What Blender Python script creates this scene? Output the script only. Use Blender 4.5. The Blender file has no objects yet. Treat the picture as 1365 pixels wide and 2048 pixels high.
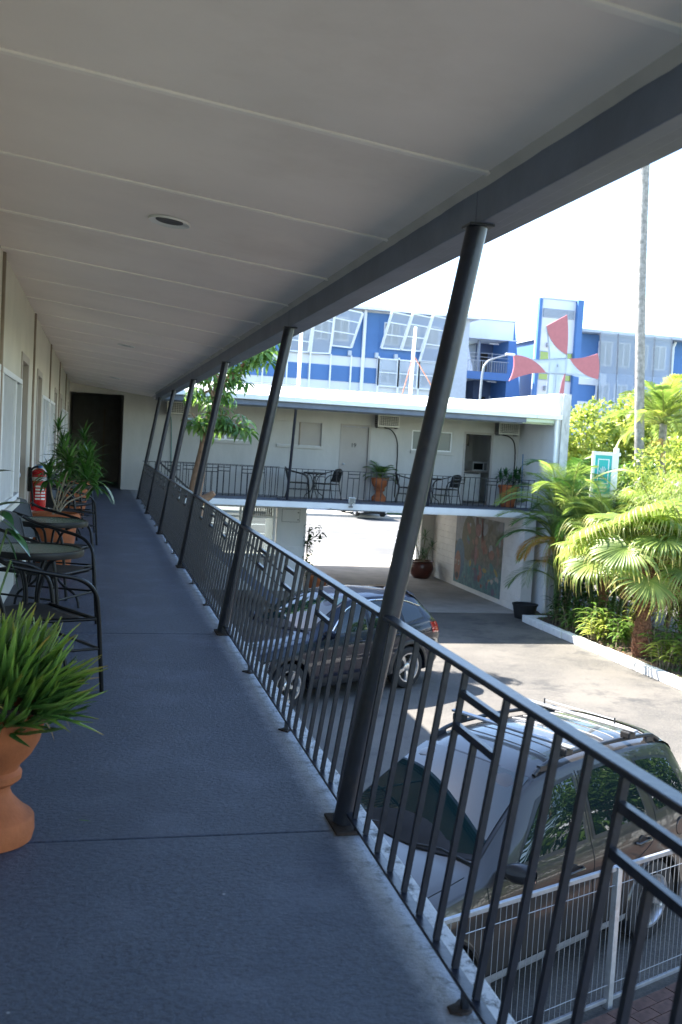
import bpy, math, random
import numpy as np
from mathutils import Vector, Matrix, Euler

# ------------------------------------------------------------------ camera, sky, sun, exposure
scene = bpy.context.scene
COL = scene.collection

cam_d = bpy.data.cameras.new('camera')
cam_d.sensor_fit = 'VERTICAL'
cam_d.sensor_height = 36.0
cam_d.lens = 35.0
cam_d.clip_start = 0.05
cam_d.clip_end = 3000
cam = bpy.data.objects.new('camera', cam_d)
COL.objects.link(cam)
YAW, PITCH, ROLL = 0.24460, -0.06602, 0.05632
_f = Vector((math.sin(YAW)*math.cos(PITCH), math.cos(YAW)*math.cos(PITCH), math.sin(PITCH)))
_r0 = Vector((math.cos(YAW), -math.sin(YAW), 0))
_u0 = _r0.cross(_f)
_r = math.cos(ROLL)*_r0 + math.sin(ROLL)*_u0
_u = math.cos(ROLL)*_u0 - math.sin(ROLL)*_r0
M = Matrix((( _r.x, _u.x, -_f.x, -0.9443), (_r.y, _u.y, -_f.y, 0.0), (_r.z, _u.z, -_f.z, 1.4047), (0, 0, 0, 1)))
cam.matrix_world = M
cam_d.dof.use_dof = True
cam_d.dof.focus_distance = 6.5
cam_d.dof.aperture_fstop = 5.0
scene.camera = cam

SUN_DIR = Vector((0.480, -0.480, -0.735)).normalized()      # the way the light travels
SUN_EL = math.asin(-SUN_DIR.z)
world = bpy.data.worlds.new('World')
scene.world = world
world.use_nodes = True
wn = world.node_tree
wn.nodes.clear()
_out = wn.nodes.new('ShaderNodeOutputWorld')
_bg = wn.nodes.new('ShaderNodeBackground')
_sky = wn.nodes.new('ShaderNodeTexSky')
_sky.sky_type = 'NISHITA'
_sky.sun_disc = False
_sky.sun_elevation = SUN_EL
_sky.sun_rotation = math.atan2(-SUN_DIR.x, -SUN_DIR.y)
_sky.air_density = 1.0
_sky.dust_density = 0.4
_sky.ozone_density = 2.0
_bg.inputs['Strength'].default_value = 0.13
wn.links.new(_sky.outputs[0], _bg.inputs[0])
wn.links.new(_bg.outputs[0], _out.inputs[0])

sun_d = bpy.data.lights.new('sun', 'SUN')
sun_d.energy = 5.0
sun_d.angle = math.radians(0.53)
sun_d.color = (1.0, 0.95, 0.87)
sun = bpy.data.objects.new('sun', sun_d)
COL.objects.link(sun)
sun.rotation_euler = SUN_DIR.to_track_quat('-Z', 'Y').to_euler()
sun.location = (-20, 20, 30)

vs = scene.view_settings
vs.view_transform = 'Standard'
vs.look = 'None'
vs.exposure = 2.5
vs.gamma = 1.0
vs.use_curve_mapping = False
scene.cycles.max_bounces = 10
scene.cycles.diffuse_bounces = 6
scene.cycles.glossy_bounces = 4
scene.cycles.transparent_max_bounces = 12
scene.cycles.use_denoising = True

random.seed(7)
R = random.uniform
RAD = math.radians
PI = math.pi
G = -2.7            # ground level below the walkway


# ------------------------------------------------------------------ helpers
class MB:
    """collects faces; build() links them as one mesh object"""
    def __init__(self):
        self.v = []; self.f = []

    def add(self, vs_, fs_):
        n = len(self.v)
        self.v += [tuple(p) for p in vs_]
        self.f += [tuple(i+n for i in f) for f in fs_]
        return self

    def box(self, x0, x1, y0, y1, z0, z1, m=None):
        p = [(x0,y0,z0),(x1,y0,z0),(x1,y1,z0),(x0,y1,z0),(x0,y0,z1),(x1,y0,z1),(x1,y1,z1),(x0,y1,z1)]
        if m is not None: p = [tuple(m @ Vector(q)) for q in p]
        return self.add(p, [(0,3,2,1),(4,5,6,7),(0,1,5,4),(1,2,6,5),(2,3,7,6),(3,0,4,7)])

    def bar(self, a, b, w, h=None, up=(0,0,1)):
        """rectangular bar from a to b"""
        h = h or w
        a = Vector(a); b = Vector(b); d = (b-a).normalized(); up = Vector(up)
        s = d.cross(up)
        if s.length < 1e-4: s = d.cross(Vector((1,0,0)))
        s.normalize(); t = s.cross(d)
        p = []
        for q in (a, b):
            for i, j in ((-1,-1),(1,-1),(1,1),(-1,1)):
                p.append(q + s*(i*w/2) + t*(j*h/2))
        return self.add(p, [(3,2,1,0),(4,5,6,7),(0,1,5,4),(1,2,6,5),(2,3,7,6),(3,0,4,7)])

    def tube(self, pts, r, n=8, caps=True):
        pts = [Vector(p) for p in pts]
        m = len(pts)
        rs = r if isinstance(r, (list, tuple)) else [r]*m
        base = len(self.v)
        d0 = (pts[1]-pts[0]).normalized()
        ref = Vector((0,0,1)) if abs(d0.z) < 0.9 else Vector((1,0,0))
        s = d0.cross(ref).normalized()
        for i, p in enumerate(pts):
            if i == 0: d = pts[1]-pts[0]
            elif i == m-1: d = pts[-1]-pts[-2]
            else: d = (pts[i+1]-pts[i]).normalized() + (pts[i]-pts[i-1]).normalized()
            d.normalize()
            s = (s - d*s.dot(d)); s.normalize()
            t = d.cross(s)
            for k in range(n):
                a = 2*PI*k/n
                self.v.append(tuple(p + (s*math.cos(a)+t*math.sin(a))*rs[i]))
        for i in range(m-1):
            for k in range(n):
                a = base+i*n+k; b = base+i*n+(k+1) % n
                self.f.append((a, b, b+n, a+n))
        if caps:
            self.f.append(tuple(base+k for k in range(n))[::-1])
            self.f.append(tuple(base+(m-1)*n+k for k in range(n)))
        return self

    def lathe(self, prof, n=24, c=(0,0,0), m=None, close=True):
        base = len(self.v)
        for r, z in prof:
            for k in range(n):
                a = 2*PI*k/n
                q = Vector((r*math.cos(a), r*math.sin(a), z))
                if m is not None: q = m @ q
                self.v.append((q.x+c[0], q.y+c[1], q.z+c[2]))
        for i in range(len(prof)-1):
            for k in range(n):
                a = base+i*n+k; b = base+i*n+(k+1) % n
                self.f.append((a, b, b+n, a+n))
        if close:
            self.f.append(tuple(base+k for k in range(n))[::-1])
            self.f.append(tuple(base+(len(prof)-1)*n+k for k in range(n)))
        return self

    def prism(self, pts, fn0, fn1):
        """outline pts (2-D) mapped by fn0 and fn1 to the two faces"""
        n = len(pts)
        a = [fn0(*p) for p in pts]; b = [fn1(*p) for p in pts]
        f = [tuple(range(n))[::-1], tuple(range(n, 2*n))]
        f += [(i, (i+1) % n, n+(i+1) % n, n+i) for i in range(n)]
        return self.add(a+b, f)

    def grid(self, P):
        """P[i][j] points"""
        base = len(self.v); nj = len(P[0])
        for row in P: self.v += [tuple(q) for q in row]
        for i in range(len(P)-1):
            for j in range(nj-1):
                a = base+i*nj+j
                self.f.append((a, a+1, a+1+nj, a+nj))
        return self

    def mesh(self, name, mats=None, smooth=None):
        me = bpy.data.meshes.new(name)
        me.from_pydata(self.v, [], self.f)
        me.update()
        if mats is not None:
            for mm in (mats if isinstance(mats, (list, tuple)) else [mats]): me.materials.append(mm)
        if smooth is not None:
            me.polygons.foreach_set('use_smooth', [True]*len(me.polygons))
            if smooth < 179: me.set_sharp_from_angle(angle=RAD(smooth))
        return me

    def build(self, name, mat_, parent=None, smooth=None, bevel=0, loc=None, rot=None):
        me = self.mesh(name, mat_, smooth)
        return place(name, me, parent, loc, rot, bevel)


def place(name, me, parent=None, loc=None, rot=None, bevel=0, scale=None):
    o = bpy.data.objects.new(name, me)
    COL.objects.link(o)
    if parent is not None: o.parent = parent
    if loc is not None: o.location = loc
    if rot is not None: o.rotation_euler = rot
    if scale is not None: o.scale = scale if isinstance(scale, (tuple, list)) else (scale,)*3
    if bevel:
        b = o.modifiers.new('bevel', 'BEVEL'); b.width = bevel; b.segments = 2; b.limit_method = 'ANGLE'
    return o


def tag(o, label=None, cat=None, group=None, kind=None):
    if label: o['label'] = label
    if cat: o['category'] = cat
    if group: o['group'] = group
    if kind: o['kind'] = kind
    return o


def thing(name, label, cat, loc=(0,0,0), rz=0.0, group=None):
    o = bpy.data.objects.new(name, None)
    COL.objects.link(o)
    o.empty_display_size = 0.1
    o.location = loc; o.rotation_euler = (0, 0, rz)
    return tag(o, label, cat, group)


def copy_tree(o, label=None, loc=None, rz=None, parent=None):
    c = o.copy(); COL.objects.link(c); c.parent = parent
    if loc is not None: c.location = loc
    if rz is not None: c.rotation_euler = (0, 0, rz)
    if label: c['label'] = label
    for ch in list(o.children):
        copy_tree(ch, parent=c)
    return c


def wall_cells(mb, u0, u1, z0, z1, holes, d0, d1, fn):
    """wall with rectangular holes [(ua,ub,za,zb)], thickness d0..d1; fn(u,d,z)->point"""
    us = sorted({u0, u1} | {h[0] for h in holes} | {h[1] for h in holes})
    zs = sorted({z0, z1} | {h[2] for h in holes} | {h[3] for h in holes})
    us = [u for u in us if u0 <= u <= u1]; zs = [z for z in zs if z0 <= z <= z1]
    def solid(i, j):
        if i < 0 or j < 0 or i >= len(us)-1 or j >= len(zs)-1: return False
        uc = (us[i]+us[i+1])/2; zc = (zs[j]+zs[j+1])/2
        return not any(h[0] < uc < h[1] and h[2] < zc < h[3] for h in holes)
    def q(pts): mb.add([fn(*p) for p in pts], [(0,1,2,3)])
    for i in range(len(us)-1):
        for j in range(len(zs)-1):
            if not solid(i, j): continue
            a, b, c, d = us[i], us[i+1], zs[j], zs[j+1]
            q([(a,d0,c),(b,d0,c),(b,d0,d),(a,d0,d)])
            q([(a,d1,c),(a,d1,d),(b,d1,d),(b,d1,c)])
            if not solid(i-1, j): q([(a,d0,c),(a,d0,d),(a,d1,d),(a,d1,c)])
            if not solid(i+1, j): q([(b,d0,c),(b,d1,c),(b,d1,d),(b,d0,d)])
            if not solid(i, j-1): q([(a,d0,c),(a,d1,c),(b,d1,c),(b,d0,c)])
            if not solid(i, j+1): q([(a,d0,d),(b,d0,d),(b,d1,d),(a,d1,d)])


# ------------------------------------------------------------------ materials
def nt(name):
    m = bpy.data.materials.new(name)
    m.use_nodes = True
    t = m.node_tree
    b = t.nodes['Principled BSDF']
    return m, t, b


def N(t, kind, **kw):
    n = t.nodes.new(kind)
    for k, v in kw.items():
        if k in n.inputs: n.inputs[k].default_value = v
        else: setattr(n, k, v)
    return n


def mixc(t, fac, a, b, blend='MIX'):
    n = t.nodes.new('ShaderNodeMix'); n.data_type = 'RGBA'; n.blend_type = blend
    for sock, val in ((n.inputs[0], fac), (n.inputs[6], a), (n.inputs[7], b)):
        if hasattr(val, 'is_output') or isinstance(val, bpy.types.NodeSocket): t.links.new(val, sock)
        elif isinstance(val, (tuple, list)): sock.default_value = (*val[:3], 1)
        else: sock.default_value = val
    return n.outputs[2]


def ramp(t, src, lo, hi):
    n = t.nodes.new('ShaderNodeMapRange'); n.interpolation_type = 'SMOOTHSTEP'
    n.inputs[1].default_value = lo; n.inputs[2].default_value = hi
    t.links.new(src, n.inputs[0])
    return n.outputs[0]


def mat(name, col, rough=0.6, metal=0.0, var=0.12, scale=5.0, bump=0.0, bscale=80.0, col2=None, stain=0.0, stain_col=(0.03,0.03,0.028),
        stain_scale=3.0, coat=0.0, ior=1.45, stretch=(1,1,1), rvar=0.0):
    m, t, b = nt(name)
    tc = N(t, 'ShaderNodeTexCoord')
    mp = N(t, 'ShaderNodeMapping'); mp.inputs['Scale'].default_value = stretch
    t.links.new(tc.outputs['Object'], mp.inputs[0])
    n1 = N(t, 'ShaderNodeTexNoise', Scale=scale, Detail=6.0, Roughness=0.6)
    t.links.new(mp.outputs[0], n1.inputs['Vector'])
    f = ramp(t, n1.outputs['Fac'], 0.3, 0.7)
    c1 = tuple(max(0, x*(1-var)) for x in col); c2 = col2 or tuple(min(1, x*(1+var)) for x in col)
    c = mixc(t, f, c1, c2)
    if stain:
        n2 = N(t, 'ShaderNodeTexNoise', Scale=stain_scale, Detail=9.0, Roughness=0.68)
        t.links.new(mp.outputs[0], n2.inputs['Vector'])
        sf = ramp(t, n2.outputs['Fac'], 0.52, 0.75)
        ml = N(t, 'ShaderNodeMath', operation='MULTIPLY'); t.links.new(sf, ml.inputs[0]); ml.inputs[1].default_value = stain
        c = mixc(t, ml.outputs[0], c, stain_col)
    t.links.new(c, b.inputs['Base Color'])
    b.inputs['Roughness'].default_value = rough
    if rvar:
        mr = N(t, 'ShaderNodeMapRange'); mr.inputs[3].default_value = rough-rvar; mr.inputs[4].default_value = rough+rvar
        t.links.new(f, mr.inputs[0]); t.links.new(mr.outputs[0], b.inputs['Roughness'])
    b.inputs['Metallic'].default_value = metal
    b.inputs['IOR'].default_value = ior
    b.inputs['Coat Weight'].default_value = coat
    b.inputs['Coat Roughness'].default_value = 0.03
    if bump:
        n3 = N(t, 'ShaderNodeTexNoise', Scale=bscale, Detail=4.0, Roughness=0.6)
        t.links.new(mp.outputs[0], n3.inputs['Vector'])
        bp = N(t, 'ShaderNodeBump', Strength=bump, Distance=0.01)
        t.links.new(n3.outputs['Fac'], bp.inputs['Height'])
        t.links.new(bp.outputs[0], b.inputs['Normal'])
    return m


def leaf_mat(name, c1, c2, rough=0.45, trans=0.35, tip=None):
    m, t, b = nt(name)
    out = t.nodes['Material Output']
    ge = N(t, 'ShaderNodeNewGeometry'); oi = N(t, 'ShaderNodeObjectInfo')
    ad = N(t, 'ShaderNodeMath', operation='ADD')
    t.links.new(ge.outputs['Random Per Island'], ad.inputs[0]); t.links.new(oi.outputs['Random'], ad.inputs[1])
    ml = N(t, 'ShaderNodeMath', operation='FRACT'); t.links.new(ad.outputs[0], ml.inputs[0])
    c = mixc(t, ml.outputs[0], c1, c2)
    tc = N(t, 'ShaderNodeTexCoord')
    n1 = N(t, 'ShaderNodeTexNoise', Scale=1.7, Detail=4.0); t.links.new(tc.outputs['Object'], n1.inputs['Vector'])
    f = ramp(t, n1.outputs['Fac'], 0.35, 0.7)
    c = mixc(t, f, c, tuple(x*0.62 for x in c1))
    if tip:
        n2 = N(t, 'ShaderNodeTexNoise', Scale=9.0, Detail=3.0); t.links.new(tc.outputs['Object'], n2.inputs['Vector'])
        c = mixc(t, ramp(t, n2.outputs['Fac'], 0.6, 0.72), c, tip)
    t.links.new(c, b.inputs['Base Color'])
    b.inputs['Roughness'].default_value = rough
    tr = N(t, 'ShaderNodeBsdfTranslucent')
    hs = N(t, 'ShaderNodeHueSaturation'); hs.inputs['Saturation'].default_value = 1.05; hs.inputs['Value'].default_value = 1.5
    t.links.new(c, hs.inputs['Color']); t.links.new(hs.outputs[0], tr.inputs['Color'])
    mx = N(t, 'ShaderNodeMixShader'); mx.inputs[0].default_value = trans
    t.links.new(b.outputs[0], mx.inputs[1]); t.links.new(tr.outputs[0], mx.inputs[2])
    t.links.new(mx.outputs[0], out.inputs['Surface'])
    return m


def glass_mat(name, tint, rough=0.02, ior=1.9):
    m, t, b = nt(name)
    b.inputs['Base Color'].default_value = (*tint, 1)
    b.inputs['Roughness'].default_value = rough
    b.inputs['IOR'].default_value = ior
    return m


def screen_mat(name, col, alpha):
    m, t, b = nt(name)
    b.inputs['Base Color'].default_value = (*col, 1); b.inputs['Roughness'].default_value = 0.7
    tr = N(t, 'ShaderNodeBsdfTransparent'); mx = N(t, 'ShaderNodeMixShader'); mx.inputs[0].default_value = alpha
    t.links.new(tr.outputs[0], mx.inputs[1]); t.links.new(b.outputs[0], mx.inputs[2])
    t.links.new(mx.outputs[0], t.nodes['Material Output'].inputs['Surface'])
    return m


MT = {}
MT['ceiling'] = mat('ceiling_paint', (0.88,0.785,0.715), 0.75, var=0.05, scale=0.8, bump=0.05, bscale=30, stain=0.30, stain_col=(0.60,0.49,0.40), stain_scale=0.6)
MT['strip'] = mat('cover_strip_paint', (0.92,0.84,0.76), 0.7, var=0.05)
MT['cream'] = mat('cream_wall', (0.56,0.52,0.44), 0.75, var=0.06, scale=2, bump=0.12, bscale=45, stain=0.10, stain_col=(0.25,0.22,0.18), stain_scale=1.3)
MT['batten'] = mat('batten_paint', (0.27,0.21,0.16), 0.6, var=0.15)
MT['taupe'] = mat('taupe_door_paint', (0.36,0.315,0.275), 0.5, var=0.06, scale=3)
MT['taupe_far'] = mat('taupe_far_door', (0.33,0.30,0.275), 0.5, var=0.05, scale=2)
MT['alu'] = mat('white_aluminium', (0.72,0.72,0.72), 0.4, var=0.05)
MT['dark_glass'] = glass_mat('dark_window_glass', (0.010,0.015,0.015), 0.04, 1.16)
MT['frost_glass'] = glass_mat('frosted_louvre_glass', (0.17,0.175,0.165), 0.25, 1.45)
MT['beam'] = mat('blue_grey_paint', (0.105,0.128,0.180), 0.45, var=0.15, scale=3, bump=0.08, bscale=25, stain=0.15, stain_col=(0.2,0.19,0.18))
MT['rail'] = mat('railing_paint', (0.009,0.012,0.022), 0.34, var=0.3, scale=12, bump=0.12, bscale=45, stain=0.30, stain_col=(0.07,0.055,0.05), stain_scale=16)
MT['rust'] = mat('rusty_plate', (0.020,0.013,0.011), 0.85, var=0.4, scale=25, bump=0.5, bscale=90)
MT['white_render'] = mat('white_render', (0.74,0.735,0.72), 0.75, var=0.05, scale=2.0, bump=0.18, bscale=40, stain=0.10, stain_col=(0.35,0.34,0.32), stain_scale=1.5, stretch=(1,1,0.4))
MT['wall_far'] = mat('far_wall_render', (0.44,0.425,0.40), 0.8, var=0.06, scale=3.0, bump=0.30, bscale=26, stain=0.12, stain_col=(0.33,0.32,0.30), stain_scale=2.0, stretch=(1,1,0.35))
MT['block_wall'] = mat('painted_block', (0.62,0.60,0.57), 0.75, var=0.06, scale=3, bump=0.15, bscale=50, stain=0.15, stain_col=(0.3,0.28,0.25), stain_scale=1.2)
MT['terracotta'] = mat('terracotta', (0.33,0.095,0.030), 0.8, var=0.28, scale=4, bump=0.2, bscale=60, stain=0.35, stain_col=(0.17,0.055,0.025), stain_scale=3.0)
MT['soil'] = mat('soil', (0.065,0.045,0.032), 0.95, var=0.5, scale=30, bump=0.8, bscale=60, col2=(0.15,0.10,0.065))
MT['black_metal'] = mat('black_tube', (0.005,0.005,0.006), 0.40, var=0.2, scale=10, ior=1.33)
MT['wicker'] = None
MT['silver'] = mat('galvanised', (0.30,0.31,0.33), 0.5, metal=0.6, var=0.12, scale=15, bump=0.05)
MT['plastic_white'] = mat('white_plastic', (0.70,0.69,0.65), 0.5, var=0.05, scale=5)
MT['ac_case'] = mat('air_conditioner_case', (0.58,0.56,0.50), 0.5, var=0.08, scale=6, stain=0.15, stain_col=(0.25,0.2,0.15))
MT['ac_grey'] = mat('air_conditioner_side', (0.17,0.165,0.16), 0.6, var=0.15)
MT['dark'] = mat('dark_void', (0.012,0.012,0.013), 0.8)
MT['roof_sheet'] = mat('white_roof_sheet', (0.80,0.81,0.80), 0.4, var=0.03, scale=2)
MT['gutter'] = mat('gutter_white', (0.71,0.73,0.72), 0.45, var=0.04, scale=2)
MT['pale_green'] = mat('pale_green_gutter', (0.50,0.58,0.46), 0.5, var=0.05)
MT['concrete'] = mat('concrete', (0.27,0.25,0.225), 0.85, var=0.15, scale=1.5, bump=0.2, bscale=50, stain=0.25, stain_col=(0.16,0.15,0.135), stain_scale=0.7)
MT['kerb'] = mat('white_painted_kerb', (0.70,0.69,0.66), 0.8, var=0.08, scale=6, bump=0.25, bscale=40, stain=0.5, stain_col=(0.30,0.26,0.21), stain_scale=7)
MT['bark'] = mat('bark', (0.17,0.105,0.065), 0.9, var=0.35, scale=14, bump=0.6, bscale=25, stretch=(1,1,0.4))
MT['grey_bark'] = mat('palm_bark', (0.25,0.235,0.215), 0.9, var=0.3, scale=9, bump=0.5, bscale=20, stain=0.55, stain_col=(0.10,0.09,0.08), stain_scale=7)
MT['tan_bark'] = mat('smooth_brown_bark', (0.26,0.15,0.085), 0.75, var=0.25, scale=8, bump=0.25, bscale=25)
MT['fibre'] = mat('palm_fibre', (0.20,0.095,0.055), 0.95, var=0.5, scale=20, bump=0.9, bscale=35)


def wicker_mat():
    m, t, b = nt('black_weave')
    tc = N(t, 'ShaderNodeTexCoord')
    w1 = N(t, 'ShaderNodeTexWave', Scale=28.0); w1.bands_direction = 'Y'
    w2 = N(t, 'ShaderNodeTexWave', Scale=28.0); w2.bands_direction = 'DIAGONAL'
    for w in (w1, w2): t.links.new(tc.outputs['Object'], w.inputs['Vector'])
    mu = N(t, 'ShaderNodeMath', operation='MULTIPLY'); t.links.new(w1.outputs['Fac'], mu.inputs[0]); t.links.new(w2.outputs['Fac'], mu.inputs[1])
    c = mixc(t, mu.outputs[0], (0.003,0.003,0.004), (0.018,0.018,0.020))
    t.links.new(c, b.inputs['Base Color']); b.inputs['Roughness'].default_value = 0.5
    bp = N(t, 'ShaderNodeBump', Strength=0.6, Distance=0.004); t.links.new(mu.outputs[0], bp.inputs['Height']); t.links.new(bp.outputs[0], b.inputs['Normal'])
    return m
MT['wicker'] = wicker_mat()


def floor_mat():
    """blue-grey deck paint, worn to bare concrete and lightened by painted daylight along the outer edge"""
    m, t, b = nt('deck_paint')
    tc = N(t, 'ShaderNodeTexCoord')
    sx = N(t, 'ShaderNodeSeparateXYZ'); t.links.new(tc.outputs['Object'], sx.inputs[0])
    big = N(t, 'ShaderNodeTexNoise', Scale=0.9, Detail=6.0, Roughness=0.6); t.links.new(tc.outputs['Object'], big.inputs['Vector'])
    fine = N(t, 'ShaderNodeTexNoise', Scale=48.0, Detail=5.0, Roughness=0.75); t.links.new(tc.outputs['Object'], fine.inputs['Vector'])
    c = mixc(t, ramp(t, big.outputs['Fac'], 0.3, 0.7), (0.050,0.067,0.105), (0.070,0.090,0.134))
    c = mixc(t, ramp(t, fine.outputs['Fac'], 0.38, 0.62), c, (0.028,0.039,0.064))
    # foot traffic wear, stains and scuffs
    tr_ = N(t, 'ShaderNodeTexNoise', Scale=2.3, Detail=9.0, Roughness=0.7); t.links.new(tc.outputs['Object'], tr_.inputs['Vector'])
    path = ramp(t, sx.outputs['X'], -1.3, -0.7)
    pm_ = N(t, 'ShaderNodeMath', operation='MULTIPLY'); t.links.new(path, pm_.inputs[0]); t.links.new(ramp(t, tr_.outputs['Fac'], 0.45, 0.75), pm_.inputs[1])
    pm2 = N(t, 'ShaderNodeMath', operation='MULTIPLY'); t.links.new(pm_.outputs[0], pm2.inputs[0]); pm2.inputs[1].default_value = 0.8
    c = mixc(t, pm2.outputs[0], c, (0.092,0.112,0.160))
    st_ = N(t, 'ShaderNodeTexNoise', Scale=3.7, Detail=10.0, Roughness=0.75); st_.inputs['Distortion'].default_value = 0.6; t.links.new(tc.outputs['Object'], st_.inputs['Vector'])
    sd = N(t, 'ShaderNodeMath', operation='MULTIPLY'); t.links.new(ramp(t, st_.outputs['Fac'], 0.60, 0.74), sd.inputs[0]); sd.inputs[1].default_value = 0.75
    c = mixc(t, sd.outputs[0], c, (0.030,0.035,0.048))
    sp_n = N(t, 'ShaderNodeTexVoronoi', Scale=3.1); t.links.new(tc.outputs['Object'], sp_n.inputs['Vector'])
    c = mixc(t, ramp(t, sp_n.outputs['Distance'], 0.022, 0.012), c, (0.30,0.31,0.33))
    sm_p = N(t, 'ShaderNodeMapping'); sm_p.inputs['Scale'].default_value = (16, 1.1, 1); sm_p.inputs['Rotation'].default_value = (0, 0, .35); t.links.new(tc.outputs['Object'], sm_p.inputs[0])
    sc_n = N(t, 'ShaderNodeTexNoise', Scale=1.6, Detail=7.0, Roughness=0.7); t.links.new(sm_p.outputs[0], sc_n.inputs['Vector'])
    sc_m = N(t, 'ShaderNodeMath', operation='MULTIPLY'); t.links.new(ramp(t, sc_n.outputs['Fac'], .64, .72), sc_m.inputs[0]); sc_m.inputs[1].default_value = .35
    c = mixc(t, sc_m.outputs[0], c, (0.16,0.18,0.22))
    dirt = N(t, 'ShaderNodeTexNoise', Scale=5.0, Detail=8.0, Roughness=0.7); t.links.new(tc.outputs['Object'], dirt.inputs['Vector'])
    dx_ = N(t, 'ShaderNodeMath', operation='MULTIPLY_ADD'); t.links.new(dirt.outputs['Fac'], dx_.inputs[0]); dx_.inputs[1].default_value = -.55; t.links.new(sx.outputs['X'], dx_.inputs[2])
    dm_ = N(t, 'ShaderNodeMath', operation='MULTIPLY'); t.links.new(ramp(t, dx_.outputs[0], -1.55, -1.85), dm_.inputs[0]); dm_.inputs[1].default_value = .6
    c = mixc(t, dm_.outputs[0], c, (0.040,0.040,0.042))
    # lighter band: worn paint plus daylight along the rail put into the colour
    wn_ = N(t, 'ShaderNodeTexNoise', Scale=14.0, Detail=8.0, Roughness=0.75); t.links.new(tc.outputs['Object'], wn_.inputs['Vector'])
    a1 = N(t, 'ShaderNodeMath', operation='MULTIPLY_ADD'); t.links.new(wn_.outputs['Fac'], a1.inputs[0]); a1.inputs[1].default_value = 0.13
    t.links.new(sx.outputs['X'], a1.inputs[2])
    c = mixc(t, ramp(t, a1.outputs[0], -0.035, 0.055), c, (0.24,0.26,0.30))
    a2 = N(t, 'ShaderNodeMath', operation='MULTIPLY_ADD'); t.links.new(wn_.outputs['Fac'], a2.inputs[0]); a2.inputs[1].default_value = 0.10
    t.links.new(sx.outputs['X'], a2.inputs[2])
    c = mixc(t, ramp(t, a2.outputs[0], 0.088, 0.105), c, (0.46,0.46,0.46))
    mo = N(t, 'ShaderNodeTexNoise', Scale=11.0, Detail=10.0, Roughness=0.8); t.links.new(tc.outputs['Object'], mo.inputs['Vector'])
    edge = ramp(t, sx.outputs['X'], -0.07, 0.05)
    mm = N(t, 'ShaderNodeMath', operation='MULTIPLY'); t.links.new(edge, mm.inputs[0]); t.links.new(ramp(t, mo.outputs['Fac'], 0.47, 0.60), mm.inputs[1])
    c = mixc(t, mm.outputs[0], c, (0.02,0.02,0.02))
    t.links.new(c, b.inputs['Base Color'])
    b.inputs['Roughness'].default_value = 0.5
    bp = N(t, 'ShaderNodeBump', Strength=0.8, Distance=0.010); t.links.new(fine.outputs['Fac'], bp.inputs['Height']); t.links.new(bp.outputs[0], b.inputs['Normal'])
    return m
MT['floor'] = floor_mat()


def asphalt_mat():
    m, t, b = nt('car_park_asphalt')
    tc = N(t, 'ShaderNodeTexCoord')
    fine = N(t, 'ShaderNodeTexNoise', Scale=55.0, Detail=5.0, Roughness=0.8); t.links.new(tc.outputs['Object'], fine.inputs['Vector'])
    big = N(t, 'ShaderNodeTexNoise', Scale=0.45, Detail=7.0, Roughness=0.62); t.links.new(tc.outputs['Object'], big.inputs['Vector'])
    c = mixc(t, ramp(t, big.outputs['Fac'], 0.32, 0.68), (0.044,0.042,0.040), (0.112,0.100,0.086))
    c = mixc(t, ramp(t, fine.outputs['Fac'], 0.42, 0.70), c, (0.155,0.140,0.120))
    dk = N(t, 'ShaderNodeTexNoise', Scale=1.3, Detail=8.0, Roughness=0.7); t.links.new(tc.outputs['Object'], dk.inputs['Vector'])
    c = mixc(t, ramp(t, dk.outputs['Fac'], 0.50, 0.70), c, (0.045,0.043,0.041))
    t.links.new(c, b.inputs['Base Color']); b.inputs['Roughness'].default_value = 0.85
    bp = N(t, 'ShaderNodeBump', Strength=0.5, Distance=0.01); t.links.new(fine.outputs['Fac'], bp.inputs['Height']); t.links.new(bp.outputs[0], b.inputs['Normal'])
    return m
MT['asphalt'] = asphalt_mat()
MT['road'] = mat('road_asphalt', (0.105,0.103,0.10), 0.85, var=0.2, scale=0.6, bump=0.3, bscale=40, stain=0.3, stain_col=(0.07,0.07,0.07), stain_scale=0.3)
MT['footpath'] = mat('footpath_concrete', (0.40,0.375,0.335), 0.85, var=0.15, scale=0.8, bump=0.2, stain=0.2, stain_col=(0.3,0.22,0.13), stain_scale=0.7)
MT['paint_line'] = mat('road_paint', (0.75,0.75,0.73), 0.7, var=0.1, scale=4)
MT['grass'] = mat('grass_ground', (0.05,0.09,0.025), 0.9, var=0.4, scale=3, bump=0.5)

def clear_glass(name, tint, mixf):
    m, t, b = nt(name)
    b.inputs['Base Color'].default_value = (0.01,0.012,0.012,1); b.inputs['Roughness'].default_value = .02; b.inputs['IOR'].default_value = 1.6
    tr = N(t, 'ShaderNodeBsdfTransparent'); tr.inputs[0].default_value = (*tint, 1); mx = N(t, 'ShaderNodeMixShader'); mx.inputs[0].default_value = mixf
    t.links.new(b.outputs[0], mx.inputs[1]); t.links.new(tr.outputs[0], mx.inputs[2]); t.links.new(mx.outputs[0], t.nodes['Material Output'].inputs['Surface'])
    return m
MT['office_glass'] = clear_glass('clear_office_glass', (.85,.9,.88), .7)
MT['floor_far'] = mat('far_deck_paint', (0.10,0.115,0.15), .6, var=.12, scale=2, bump=.2, bscale=60)
MT['passage'] = mat('dim_passage_paint', (0.27,0.245,0.225), .7, var=.1)
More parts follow.
